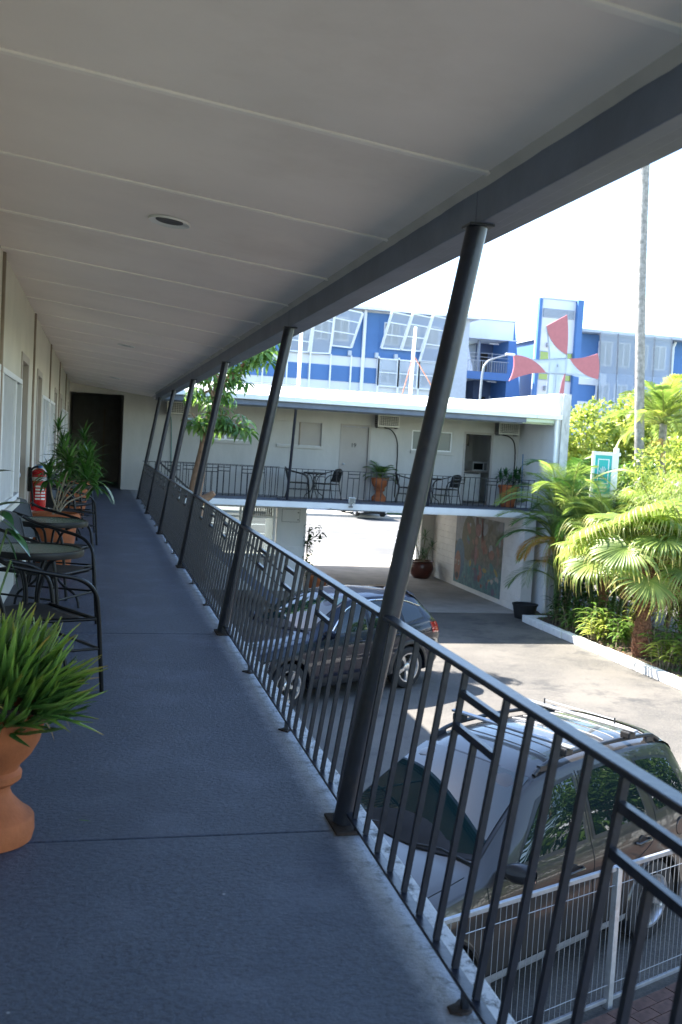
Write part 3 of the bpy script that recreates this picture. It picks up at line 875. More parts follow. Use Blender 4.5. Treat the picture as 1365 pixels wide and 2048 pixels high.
# ------------------------------------------------------------------ patio furniture
CHAIRS = 'black woven bistro chairs'
TABLES = 'round glass bistro tables'
MT['green_glass'] = mat('rippled_green_glass', (0.085,0.14,0.105), 0.14, var=0.25, scale=60, bump=0.5, bscale=90, ior=1.6)
def sm(pts, n=4):
    """Catmull-Rom through pts"""
    P = [Vector(p) for p in pts]; out = []
    for i in range(len(P)-1):
        p0 = P[max(i-1,0)]; p1 = P[i]; p2 = P[i+1]; p3 = P[min(i+2,len(P)-1)]
        for k in range(n):
            t = k/n
            out.append(0.5*((2*p1)+(p2-p0)*t+(2*p0-5*p1+4*p2-p3)*t*t+(3*p1-p0-3*p2+p3)*t**3))
    out.append(P[-1]); return out

def make_chair():
    t = thing('bistro_chair', 'x', 'chair', (0,0,0), 0, CHAIRS)
    for s in (-1, 1):
        MB().tube(sm([(-.27,s*.20,.755),(-.20,s*.255,.71),(0.0,s*.285,.665),(.17,s*.285,.625),(.262,s*.275,.55),(.292,s*.268,.42),(.315,s*.262,.2),(.335,s*.258,0)]), .0125, 8).build('arm', MT['black_metal'], t, smooth=60)
        MB().tube(sm([(-.285,s*.185,.74),(-.235,s*.195,.55),(-.20,s*.20,.41),(-.235,s*.215,.2),(-.285,s*.225,0)]), .0115, 8).build('leg', MT['black_metal'], t, smooth=60)
    fr = MB(); fr.tube([(.275,-.268,.405),(.275,.268,.405)], .010, 6); fr.tube([(-.20,-.2,.405),(-.20,.2,.405)], .010, 6)
    fr.tube([(-.2,-.2,.405),(.275,-.265,.405)], .010, 6); fr.tube([(-.2,.2,.405),(.275,.265,.405)], .010, 6); fr.tube([(.305,-.262,.24),(.305,.262,.24)], .008, 6)
    fr.tube([(-.23,-.21,.24),(.305,-.262,.24)], .008, 6); fr.tube([(-.23,.21,.24),(.305,.262,.24)], .008, 6)
    fr.build('seat_frame', MT['black_metal'], t, smooth=60)
    P = []
    for i in range(8):
        u = i/7; x = -.20+.47*u; hw = .195+.065*u
        P.append([(x, -hw+2*hw*j/8, .418-.022*math.sin(PI*u)*math.sin(PI*j/8)+(.0 if i < 7 else -.02)) for j in range(9)])
    B = [[(x, y, z-.014) for x, y, z in row] for row in P]
    mb = MB().grid(P); mb.grid([r[::-1] for r in B]); mb.build('seat', MT['wicker'], t, smooth=60)
    P = []
    for i in range(8):
        u = i/7; z = .455+.325*u; x = -.205-.085*u
        hw = .19-.01*u-(.03 if i == 7 else 0)
        P.append([(x-.035*math.sin(PI*j/8), -hw+2*hw*j/8, z+(.03*math.sin(PI*j/8) if i == 7 else 0)) for j in range(9)])
    B = [[(x-.012, y, z) for x, y, z in row] for row in P]
    mb = MB().grid(P); mb.grid([r[::-1] for r in B]); mb.build('backrest', MT['wicker'], t, smooth=60)
    return t
def make_table():
    t = thing('bistro_table', 'x', 'table', (0,0,0), 0, TABLES)
    MB().lathe([(0.001,.668),(.282,.668),(.282,.688),(.001,.688)], 40).build('glass_top', MT['green_glass'], t, smooth=30)
    MB().lathe([(.282,.650),(.297,.652),(.301,.672),(.297,.692),(.282,.694),(.282,.650)], 40, close=False).build('rim', MT['black_metal'], t, smooth=40)
    for k in range(4):
        a = PI/4+k*PI/2; c, s = math.cos(a), math.sin(a)
        MB().tube(sm([(.22*c,.22*s,.655),(.12*c,.12*s,.61),(.06*c,.06*s,.48),(.05*c,.05*s,.34),(.10*c,.10*s,.2),(.23*c,.23*s,.10),(.26*c,.26*s,0)]), .0105, 8).build('leg', MT['black_metal'], t, smooth=60)
    MB().lathe([(.045,.33),(.062,.33),(.062,.35),(.045,.35),(.045,.33)], 18, close=False).build('collar', MT['black_metal'], t)
    return t
c0 = make_chair(); t0 = make_table()
spots = [((-1.278,5.55,0),.5,'nearest black woven chair behind the potted aloe'),
         ((-1.306,7.39,0),-.5,'black woven chair between the two nearest round tables'),
         ((-1.32,8.86,0),-.45,'black woven chair just beyond the second round table'),
         ((-1.30,12.80,0),.5,'black woven chair before the farthest walkway table'),
         ((-1.33,14.2,0),-.45,'black woven chair beyond the farthest walkway table'),
         ((-1.32,15.2,0),-.3,'farthest black woven chair on the near walkway'),
         ((4.12,25.15,0),-.25,'black woven chair at the left of the left balcony table'),
         ((4.98,25.25,0),PI+.35,'black woven chair to the left of door 19'),
         ((7.10,25.20,0),-.25,'black woven chair between potted palm and right balcony table'),
         ((8.28,25.25,0),PI+.35,'black woven chair beside the open doorway')]
for i, (p, rz, lab) in enumerate(spots):
    if i == 0: c0.location = p; c0.rotation_euler = (0,0,rz); c0['label'] = lab
    else: copy_tree(c0, lab, p, rz)
for i, (p, rz, lab) in enumerate([((-1.285,6.22,0),.2,'nearest round glass table on the walkway'), ((-1.275,8.2,0),.5,'second round glass table along the walkway'),
                                  ((-1.29,13.65,0),.1,'farthest round glass table on the walkway'), ((4.56,25.05,0),.3,'round table on the balcony left of door 19'),
                                  ((7.72,25.1,0),.3,'round table on the balcony under the white framed window')]):
    if i == 0: t0.location = p; t0.rotation_euler = (0,0,rz); t0['label'] = lab
    else: copy_tree(t0, lab, p, rz)

# ------------------------------------------------------------------ fire extinguisher
MT['red'] = mat('extinguisher_red', (0.50,0.012,0.014), 0.25, var=.1, scale=4)
MT['label_white'] = mat('label_white', (0.72,0.70,0.68), 0.5, var=.05)
fe = thing('fire_extinguisher', 'red fire extinguisher with white band hung on the wall', 'extinguisher', (-1.50, 10.72, .56))
MB().lathe([(.05,0),(.072,.006),(.078,.02),(.078,.37),(.070,.405),(.045,.43),(.026,.44)], 28).build('cylinder', MT['red'], fe, smooth=40)
MB().lathe([(.0786,.315),(.0786,.352)], 28, close=False).build('white_band', MT['label_white'], fe, smooth=60)
lb = MB()
for k in range(5):
    z0 = .12+.032*k
    for (a0, a1) in ((-1.9,-1.25),(-1.15,-.5)):
        P = [[(.0788*math.cos(a0+(a1-a0)*i/6), .0788*math.sin(a0+(a1-a0)*i/6), z0+dz) for i in range(7)] for dz in (0,.018)]
        lb.grid(P)
lb.build('printed_label', MT['label_white'], fe)
va = MB(); va.tube([(0,0,.44),(0,0,.475)], .018, 10); va.tube([(-.02,-.02,.47),(.07,-.06,.485)], .008, 6); va.tube([(-.02,-.02,.475),(.075,-.05,.515)], .008, 6)
va.build('valve', MT['silver'], fe, smooth=50)
MT['tag_blue'] = mat('tag_blue', (0.03,0.18,0.42), .5)
MB().lathe([(.022,.445),(.036,.45),(.036,.468),(.022,.472)], 16).build('collar_tag', MT['tag_blue'], fe, smooth=50)
MB().tube(sm([(0,-.02,.46),(-.06,-.07,.44),(-.07,-.085,.36),(-.05,-.088,.15),(-.045,-.085,.05)]), .011, 8).build('hose', MT['black_metal'], fe, smooth=60)
MB().box(-.105,-.075,-.03,.03,.2,.45).build('bracket', MT['black_metal'], fe)

# ------------------------------------------------------------------ ceiling lights
MT['lens'] = mat('dusty_lens', (0.10,0.085,0.07), .35, var=.3, scale=12)
for y, lab in ((5.205,'nearest round recessed ceiling light'), (12.66,'middle round recessed ceiling light'), (20.17,'farthest round recessed ceiling light')):
    x = -.625
    t = thing('ceiling_light', lab+' over the walkway', 'light', (x, y, ceil_z(x)-.002), 0, 'recessed lights along the walkway ceiling')
    t.rotation_euler = (0, math.atan(.1105), 0)
    MB().lathe([(.068,-.001),(.084,-.004),(.104,-.012),(.107,-.006),(.107,0)], 36, close=False).build('trim_ring', MT['plastic_white'], t, smooth=40)
    MB().lathe([(.001,-.0035),(.069,-.0035),(.07,-.001)], 36, close=False).build('lens', MT['lens'], t, smooth=40)

# ------------------------------------------------------------------ air conditioners on the far wall
def make_ac():
    t = thing('air_conditioner', 'x', 'air conditioner', (0,0,0), 0, 'wall air conditioners on the far wing')
    MB().box(-.30, .30, 0, .30, 0, .32).build('case', MT['ac_grey'], t, bevel=.01)
    f = MB()
    for (a,b,c,d) in ((-.30,.30,.285,.32),(-.30,.30,0,.04),(-.30,-.265,.04,.285),(.265,.30,.04,.285)): f.box(a+.001,b-.001,-.02,-.001,c+.001,d-.001)
    f.build('front_frame', MT['ac_case'], t, bevel=.004)
    for k in range(9):
        x = -.235+.058*k
        MB().box(x-.004, x+.004, -.013, -.003, .042, .283).build('grille_bar', MT['ac_case'], t)
    for k in range(5):
        z = .08+.042*k
        MB().box(-.262, .262, -.011, -.005, z-.004, z+.004).build('grille_bar', MT['ac_case'], t)
    for s in (-.301,):
        for k in range(4):
            for j in range(3): MB().box(s-.003, s, .05+.075*j, .10+.075*j, .07+.055*k, .10+.055*k).build('vent_slot', MT['dark'], t)
    MB().box(-.28,-.25,.02,.28,-.03,0).build('bracket', MT['ac_grey'], t); MB().box(.25,.28,.02,.28,-.03,0).build('bracket', MT['ac_grey'], t)
    return t
ac = make_ac()
acs = [((1.06,FY-.30,1.975),'left end of the far wall above a green hose'), ((6.60,FY-.30,1.975),'right of door 19, above the potted palm'), ((10.05,FY-.30,1.975),'at the right end, beside the open doorway')]
for i, (p, w) in enumerate(acs):
    lab = 'boxy wall air conditioner '+w
    if i == 0: ac.location = p; ac['label'] = lab
    else: copy_tree(ac, lab, p, 0)
MT['green_hose'] = mat('green_hose', (0.04,0.16,0.15), .5)
hs = [('green_hose','thin green hose running down below the left air conditioner', sm([(.85,FY-.2,1.96),(.90,FY-.06,1.8),(.93,FY-.03,1.3),(.95,FY-.02,.5),(.95,FY-.02,.1)]), .012),
      ('black_metal','black drain hose curving below the middle air conditioner', sm([(6.52,FY-.2,1.96),(6.75,FY-.12,1.9),(6.93,FY-.05,1.65),(6.98,FY-.03,1.2),(6.97,FY-.02,.1)]), .014),
      ('black_metal','black drain hose curving below the right air conditioner', sm([(9.92,FY-.2,1.96),(10.15,FY-.12,1.92),(10.34,FY-.05,1.75),(10.40,FY-.03,1.3),(10.40,FY-.02,.1)]), .014)]
for m_, lab, pts, r_ in hs:
    tag(MB().tube(pts, r_, 8).build('drain_hose', MT[m_], smooth=60), lab, 'hose', 'hoses below the air conditioners')

# floodlight on the balcony edge
fl_ = thing('floodlight', 'small white floodlight bracketed on the balcony slab edge', 'floodlight', (5.29, 24.0, -.08))
MB().box(-.082,.082,-.10,-.03,.075,.225).build('head', MT['plastic_white'], fl_, bevel=.012)
MB().box(-.068,.068,-.107,-.101,.09,.21).build('lens', MT['frost_glass'], fl_)
MB().tube([(0,-.03,.09),(0,-.035,.02),(0,-.005,0)], .012, 8).build('arm', MT['ac_grey'], fl_)
MB().box(-.06,.05,-.03,-.013,-.03,.01).build('junction_box', MT['ac_grey'], fl_, bevel=.004)

# broom
br = thing('broom', 'broom with blue handle leaning in the right corner of the balcony', 'broom', (10.30, 25.0, 0))
MB().tube([(0,0,.06),(.17,.45,1.46)], .012, 8).build('handle', MT['tag_blue'], br)
MB().tube([(.125,.33,1.08),(.0,0,.06)], .0125, 8).build('lower_handle', MT['plastic_white'], br)
MB().box(-.13,.13,-.03,.03,.001,.07).build('head', MT['ac_case'], br, bevel=.008)

# ------------------------------------------------------------------ pots and plants
def aloe_mat():
    m, t, b = nt('aloe_leaf')
    tc = N(t, 'ShaderNodeTexCoord'); sx = N(t, 'ShaderNodeSeparateXYZ'); t.links.new(tc.outputs['Object'], sx.inputs[0])
    oi = N(t, 'ShaderNodeObjectInfo')
    c = mixc(t, oi.outputs['Random'], (0.030,0.085,0.020), (0.070,0.155,0.024))
    c = mixc(t, ramp(t, sx.outputs['Z'], .05, .20), c, (0.15,0.245,0.030))
    hi = N(t, 'ShaderNodeMath', operation='MULTIPLY'); t.links.new(ramp(t, sx.outputs['Z'], .15, .23), hi.inputs[0]); t.links.new(oi.outputs['Random'], hi.inputs[1])
    c = mixc(t, hi.outputs[0], c, (0.34,0.17,0.04))
    n1 = N(t, 'ShaderNodeTexNoise', Scale=60.0, Detail=3.0); t.links.new(tc.outputs['Object'], n1.inputs['Vector'])
    c = mixc(t, ramp(t, n1.outputs['Fac'], .62, .72), c, (0.16,0.22,0.09))
    t.links.new(c, b.inputs['Base Color']); b.inputs['Roughness'].default_value = .36
    b.inputs['Subsurface Weight'].default_value = .0
    return m
MT['aloe'] = aloe_mat()
MT['aloe_inner'] = leaf_mat('aloe_inner_leaf', (0.035,0.095,0.020), (0.10,0.19,0.030), 0.38, 0.08)
MT['dracaena'] = leaf_mat('dracaena_leaf', (0.035,0.11,0.02), (0.09,0.20,0.03), 0.35, 0.25)
MT['broad'] = leaf_mat('broad_leaf', (0.03,0.10,0.035), (0.06,0.15,0.05), 0.25, 0.25)
MT['pale_leaf'] = leaf_mat('pale_leaf', (0.17,0.23,0.10), (0.30,0.34,0.17), 0.4, 0.3)
MT['stem'] = mat('plant_stem', (0.22,0.18,0.12), .8, var=.3, scale=20)
MT['green_stem'] = mat('green_stem', (0.10,0.16,0.05), .6, var=.3, scale=20)

def ribbon(mb, p, d, L, w, droop, n=5, fold=0.25, wp=None, twist=0.0, side=None):
    """folded leaf blade; wp(t) width profile"""
    p = Vector(p); d = Vector(d).normalized()
    wp = wp or (lambda t: math.sin(PI*min(1, .12+.88*t))**.8 if t < 1 else 0.02)
    base = len(mb.v)
    for i in range(n+1):
        t = i/n
        s = d.cross(Vector((0,0,1))) if side is None else Vector(side)
        if s.length < 1e-3: s = Vector((1,0,0))
        s.normalize()
        if twist: s = (Matrix.Rotation(twist*t, 3, d) @ s)
        u = s.cross(d)
        hw = w*.5*wp(t)
        mb.v.append(tuple(p - s*hw + u*hw*fold)); mb.v.append(tuple(p)); mb.v.append(tuple(p + s*hw + u*hw*fold))
        p = p + d*(L/n)
        d = (d + Vector((0,0,-droop/n))).normalized()
    for i in range(n):
        a = base+3*i
        mb.f.append((a, a+1, a+4, a+3)); mb.f.append((a+1, a+2, a+5, a+4))
    return p

def fat_leaf(L, w, th, curl, n=6):
    """fleshy aloe leaf along +Z curling to +X"""
    mb = MB(); p = Vector((0,0,0)); a = 0.0
    for i in range(n+1):
        t = i/n; hw = w*.5*(1-t**2.1)+.0006; h = th*(1-t*.85)
        d = Vector((math.sin(a),0,math.cos(a))); up = Vector((-math.cos(a),0,math.sin(a)))
        y = Vector((0,1,0))
        # inner (upper) face slightly grooved
        for q in (p+y*hw+up*h*.25, p+up*(-.05*h), p-y*hw+up*h*.25, p-up*h*.75-y*hw*.5, p-up*h*.75+y*hw*.5): mb.v.append(tuple(q))
        p = p + d*(L/n); a += curl/n
    for i in range(n):
        for k in range(5):
            b = 5*i+k; c = 5*i+(k+1) % 5
            mb.f.append((b, c, c+5, b+5))
    mb.f.append((5*n,5*n+1,5*n+2,5*n+3,5*n+4))
    # teeth along both edges
    return mb
aloe_meshes = []
for k in range(10):
    mb = fat_leaf(R(.13,.24), R(.019,.027), R(.009,.013), R(-.6,.6), 7)
    n0 = len(mb.v)
    for i in range(1, 6):
        for s_, idx in ((1,0),(-1,2)):
            p0 = Vector(mb.v[5*i+idx]); p1 = Vector(mb.v[5*(i+1)+idx])
            for u in (.15,.5,.85):
                q = p0.lerp(p1, u); r_ = p0.lerp(p1, u+.14)
                mb.add([q, r_, q.lerp(r_, .8)+Vector((0, s_*.0045, .001))], [(0,1,2)])
    aloe_meshes.append(mb.mesh('leaf', MT['aloe'], smooth=50))

def spin(dirv, roll):
    """rotation taking +Z to dirv and +X to the outward/downward side"""
    z = Vector(dirv).normalized()
    x = Vector((z.x, z.y, 0))
    if x.length < .05: x = Vector((math.cos(roll), math.sin(roll), 0))
    x = (x - z*x.dot(z)).normalized()
    y = z.cross(x)
    m = Matrix((x, y, z)).transposed()
    return (m @ Matrix.Rotation(roll, 3, 'Z')).to_euler()

al = thing('potted_aloe', 'terracotta goblet urn crowded with spiky green aloe in the left foreground', 'potted plant', (-1.255, 3.50, 0))
urn = [(.001,.002),(.150,.002),(.157,.03),(.155,.075),(.148,.085),(.135,.092),(.108,.118),(.080,.150),(.072,.172),(.075,.19),(.090,.197),(.108,.212),(.110,.232),(.098,.246),
       (.105,.262),(.140,.300),(.165,.345),(.176,.395),(.178,.43),(.186,.436),(.186,.452),(.172,.455),(.166,.44),(.16,.41),(.001,.40)]
MB().lathe(urn, 48, close=False).build('urn', MT['terracotta'], al, smooth=35)
MB().lathe([(.001,.425),(.165,.42)], 30, close=False).build('soil', MT['soil'], al)
random.seed(21)
def aloe_pose():
    th = R(0, 2*PI); u = R(0,1)**.75; ph = u*1.62                       # angle from the top of the mound
    nrm = Vector((math.sin(ph)*math.cos(th), math.sin(ph)*math.sin(th), math.cos(ph)))
    p = Vector((nrm.x*.20, nrm.y*.20, .45+nrm.z*.15))
    d = nrm*1.0+Vector((0,0,.22))+Vector((R(-1,1),R(-1,1),R(-1,1)))*.45
    d.normalize()
    if d.z < -.45: d.z = -.45
    return p, d
for k in range(290):
    p, d = aloe_pose()
    place('leaf', random.choice(aloe_meshes), al, p, spin(d, R(-.6,.6)), scale=R(.8,1.2))
rest = MB()
for k in range(420):
    p, d = aloe_pose(); p = p*.98; p.z -= .03
    me = random.choice(aloe_meshes); m_ = Matrix.Translation(p) @ spin(d, R(-.6,.6)).to_matrix().to_4x4() @ Matrix.Scale(R(.55,.9), 4)
    rest.add([m_ @ v.co for v in me.vertices], [tuple(q.vertices) for q in me.polygons])
ro = rest.build('small_leaves', MT['aloe_inner'], al, smooth=50); ro['kind'] = 'stuff'
# a few hanging dead strands
dm = MB()
for k in range(14):
    a = R(0, 2*PI); p = Vector((.17*math.cos(a), .17*math.sin(a), .46))
    ribbon(dm, p, (math.cos(a), math.sin(a), .1), R(.08,.16), .008, 2.2, 5, .3)
dm.build('dead_leaf_strands', mat('dead_leaf', (0.22,0.15,0.08), .9, var=.3), al)['kind'] = 'stuff'

random.seed(5)
def strap_head(mb, p, n, L, w, droop=1.1, spread=1.25, axis=(0,0,1)):
    ax = Vector(axis).normalized(); s = ax.orthogonal().normalized(); t_ = ax.cross(s)
    for j in range(n):
        f = (j+R(0,.5))/n; th = j*2.39996+R(-.2,.2); tilt = .1+spread*f
        d = ax*math.cos(tilt)+(s*math.cos(th)+t_*math.sin(th))*math.sin(tilt)
        ribbon(mb, Vector(p)+Vector((0,0,-.06*f)), d, L*R(.8,1.15), w*R(.8,1.1), droop*R(.6,1.2), 6, .3, lambda t: max(.03,(math.sin(PI*(.08+.92*t)**.75))))
def pot_big(parent, r, h):
    MB().lathe([(.001,.002),(r*.62,.002),(r*.66,.02),(r*.85,h*.5),(r*.93,h*.82),(r*.95,h*.86),(r*1.04,h*.88),(r*1.06,h*.93),(r*1.04,h*.985),(r*.98,h),(r*.92,h*.99),(r*.90,h*.93),(.001,h*.92)], 40, close=False).build('pot', MT['terracotta'], parent, smooth=35)
    MB().lathe([(.001,h*.945),(r*.9,h*.94)], 24, close=False).build('soil', MT['soil'], parent)
dp1 = thing('potted_dracaena', 'large terracotta pot of strappy dracaena beside the fire extinguisher', 'potted plant', (-1.30, 9.95, 0))
pot_big(dp1, .225, .61)
sa = MB(); lv = []
for k, (ex, ey, ez, n, L) in enumerate([(.10,.25,1.02,20,.24),(.28,.1,.96,20,.26),(-.06,-.12,.98,18,.22),(.22,.45,1.10,20,.26),(.36,.35,.90,18,.24),(.12,-.05,1.10,18,.24),(.3,.25,1.12,18,.25),(.05,.4,1.15,18,.24)]):
    sa.tube(sm([(R(-.06,.06),R(-.06,.06),.57),(ex*.3,ey*.3,.57+(ez-.57)*.4),(ex*.75,ey*.75,ez-.12),(ex,ey,ez)]), .008, 6)
    mb = MB(); strap_head(mb, (ex,ey,ez), n+8, L, .046, 1.5, 1.8); mb.build('leaf_head', MT['dracaena'], dp1, smooth=180)
sa.build('stems', MT['stem'], dp1, smooth=60)
mb = MB()
for k in range(4): ribbon(mb, (.36,.3+.03*k,.92), (.5,.1*k-.2,-.1), .34, .045, 2.2, 7, .2)
mb.build('drooping_leaf', MT['pale_leaf'], dp1, smooth=180)
dp2 = thing('potted_palm_pot', 'terracotta pot with bushy green plant behind the farthest walkway table', 'potted plant', (-1.27, 16.2, 0))
pot_big(dp2, .26, .62)
mb = MB()
for k in range(9): strap_head(mb, (R(-.25,.3),R(-.3,.3),R(.85,1.45)), 14, .30, .045, 1.2, 1.6)
mb.build('leaf_head', MT['dracaena'], dp2, smooth=180)
MB().tube(sm([(0,0,.55),(.02,.02,.9),(.1,.05,1.3)]), .012, 6).build('stem', MT['stem'], dp2)
dp3 = thing('small_terracotta_pot', 'plain terracotta pot standing beyond the chairs near the passage', 'pot', (-1.22, 17.6, 0))
pot_big(dp3, .20, .50)
mb = MB(); strap_head(mb, (0,0,.5), 22, .40, .05, 1.6, 1.5); mb.build('leaf_head', MT['pale_leaf'], dp3, smooth=180)

# broad leafed plant at the left edge
bp_ = thing('potted_rubber_plant', 'broad leafed plant arching in from the left wall behind the aloe', 'potted plant', (-1.47, 4.95, 0))
pot_big(bp_, .12, .26)
ls = [((-.02,0,.24),(.0,0,.7),(.06,.0,1.02)), ((0,.02,.24),(.05,.06,.6),(.13,.05,.92)), ((.0,-.02,.24),(.0,-.06,.7),(.03,-.10,1.16)), ((.01,0,.24),(.08,-.05,.5),(.16,-.06,.78))]
sb = MB()
for l in ls: sb.tube(sm(l), .006, 6)
sb.build('stems', MT['green_stem'], bp_, smooth=60)
random.seed(11)
for (p, d, L, w, dr_) in [((.06,0,1.02),(.9,.1,.35),.17,.085,.5), ((.06,0,1.0),(.6,-.5,.1),.16,.075,1.2), ((.10,.03,.96),(.8,.2,-.5),.17,.07,.9), ((.11,.05,.9),(.5,.1,-.8),.16,.07,.5),
                          ((.13,.05,.92),(.7,-.3,-.55),.18,.075,.6), ((.05,-.05,.93),(.2,-.4,-.8),.17,.08,.4), ((.16,-.06,.78),(.3,0,-1),.15,.03,.2), ((.03,-.1,1.16),(.5,.2,.4),.15,.07,.9),
                          ((.02,-.1,1.12),(-.5,.2,.4),.15,.07,.9), ((.0,0,1.0),(-.6,.2,.4),.15,.07,.9)]:
    mb = MB(); ribbon(mb, p, d, L, w, dr_, 7, .22, lambda t: max(.02, math.sin(PI*(.05+.95*t)**.8)), R(-.5,.5))
    mb.build('leaf', MT['broad'], bp_, smooth=180)

# a fallen leaf on the deck
fm = MB(); ribbon(fm, (0,0,.006), (1,-.35,0), .045, .010, .05, 3, .2); tag(fm.build('fallen_leaf', MT['dracaena'], loc=(-.95, 3.62, 0), smooth=180), 'tiny green fallen leaf lying on the walkway floor', 'leaf')

# balcony urn with small palm
MT['palm_leaf'] = leaf_mat('palm_leaflet', (0.035,0.095,0.02), (0.09,0.19,0.035), 0.38, 0.3)
MT['palm_light'] = leaf_mat('palm_leaflet_light', (0.15,0.24,0.045), (0.34,0.41,0.11), 0.40, 0.45)
MT['palm_gold'] = leaf_mat('palm_leaflet_gold', (0.45,0.22,0.035), (0.50,0.34,0.06), 0.5, 0.35)
MT['rachis'] = mat('frond_rachis', (0.26,0.28,0.07), .5, var=.2)

def frond_mesh(L, nl, ll, lw, arch, material, up=.35, ldroop=.9, n=14):
    """pinnate frond: starts at origin, heads along +X, arches down"""
    mb = MB(); pts = []; p = Vector((0,0,0)); a = up
    for i in range(n+1):
        pts.append(p.copy()); p = p + Vector((math.cos(a),0,math.sin(a)))*(L/n); a -= arch/n*(0.5+i/n)
    mr = MB().tube(pts, [.012*(1-.85*i/n)*max(L,.5) for i in range(n+1)], 5)
    nr = len(mr.f)
    mb.add(mr.v, mr.f)
    for k in range(nl):
        t = .16+.84*k/(nl-1); i = min(n-1, int(t*n)); q = pts[i].lerp(pts[i+1], t*n-i)
        d = (pts[i+1]-pts[i]).normalized()
        for s in (-1, 1):
            ln = ll*math.sin(PI*(.13+.80*t))**.7*R(.88,1.1)
            dd = d*(.55+.5*t)+Vector((0,s,0))*(1.0-.35*t)+Vector((0,0,.22))
            ribbon(mb, q, dd, ln, lw, ldroop*R(.7,1.3), 4, .35, lambda u: max(.04, 1-u**2.2)*(.55+.45*min(1,u*5)))
    me = mb.mesh('frond', [material, MT['rachis']], smooth=180)
    idx = [1]*nr + [0]*(len(me.polygons)-nr)
    me.polygons.foreach_set('material_index', idx)
    return me
def fronds(parent, meshes, n, p, el=(0.1,1.2), az0=0.0, scale=(.85,1.1)):
    for k in range(n):
        az = az0+k*2.39996+R(-.25,.25); e = el[0]+(el[1]-el[0])*(k+.5)/n
        place('frond', random.choice(meshes), parent, p, (R(-.25,.25), -e, az), scale=R(*scale))
up_ = thing('potted_palm', 'terracotta urn with a small palm right of door 19', 'potted plant', (6.44, 25.5, 0))
urn2 = [(r_*1.30, z*1.36) for r_, z in urn]
MB().lathe(urn2, 40, close=False).build('urn', MT['terracotta'], up_, smooth=35)
MB().lathe([(.001,.58),(.21,.575)], 24, close=False).build('soil', MT['soil'], up_)
random.seed(3)
fm1 = [frond_mesh(.52, 16, .20, .020, 1.5, MT['palm_leaf'], .2) for _ in range(2)]
fronds(up_, fm1, 15, (0,0,.60), (.1,1.35), scale=(.85,1.15))
rp = thing('potted_shrub', 'dark leafy potted shrub in the right corner of the balcony', 'potted plant', (10.02, 25.25, 0))
pot_big(rp, .27, .60)
mb = MB()
for k in range(12): strap_head(mb, (R(-.3,.3),R(-.2,.2),R(.65,.95)), 12, .22, .06, 1.4, 1.7)
mb.build('foliage', MT['broad'], rp, smooth=180)

# ground level pots under the wing
MT['red_glaze'] = mat('red_glazed_pot', (0.075,0.022,0.016), .3, var=.2, scale=6)
gp = thing('glazed_pot_plant', 'wide dark red glazed pot with spiky dracaena by the mural wall', 'potted plant', (9.42, 30.4, G))
MB().lathe([(.001,.002),(.24,.002),(.33,.12),(.40,.30),(.39,.46),(.36,.52),(.40,.56),(.36,.57),(.33,.52),(.001,.50)], 36, close=False).build('pot', MT['red_glaze'], gp, smooth=40)
sm_ = MB(); mb = MB()
for (x, y, z) in ((-.3,-.1,1.15),(.1,.1,1.35),(.28,-.1,1.05),(-.05,-.2,.8),(.2,.2,.75)):
    sm_.tube(sm([(x*.2,y*.2,.5),(x*.6,y*.6,.5+(z-.5)*.6),(x,y,z)]), .016, 6)
    strap_head(mb, (x,y,z), 26, .34, .028, 1.1, 2.0)
sm_.build('stems', MT['stem'], gp); mb.build('leaf_head', MT['broad'], gp, smooth=180)
gp2 = thing('ground_terracotta_pot', 'terracotta pot at the foot of the white pier under the balcony', 'pot', (5.20, 26.9, G))
pot_big(gp2, .30, .50)
vp = thing('climbing_plant', 'dark climbing plant on the corner of the white pier', 'plant', (4.87, 27.0, G))
MB().tube(sm([(0.02,-.05,0),(.03,-.08,.6),(.0,-.04,1.2),(.04,-.06,1.8)]), .02, 6).build('stem', MT['stem'], vp)
mb = MB()
for k in range(130):
    z = R(.35,1.9); p = (R(-.05,.12), R(-.2,0), z)
    ribbon(mb, p, (R(-1,1),R(-1,.3),R(-.4,.6)), R(.10,.18), .07, 1.2, 4, .2)
for k in range(26): ribbon(mb, (.33+R(-.12,.12), R(-.15,.1), 1.65+R(-.25,.2)), (R(-1,1),R(-1,.5),R(-.3,.7)), .16, .09, 1.3, 4, .2)
mb.build('foliage', MT['broad'], vp, smooth=180)
MB().tube(sm([(.02,-.05,1.4),(.18,-.05,1.55),(.33,-.02,1.65)]), .01, 5).build('side_stem', MT['stem'], vp)
tub = thing('black_tub', 'empty black plastic tub at the end of the garden kerb', 'tub', (9.82, 23.25, G))
MB().lathe([(.001,.002),(.25,.002),(.31,.33),(.33,.335),(.33,.37),(.30,.375),(.285,.33),(.24,.06),(.001,.06)], 32, close=False).build('tub_body', MT['dark'], tub, smooth=40)

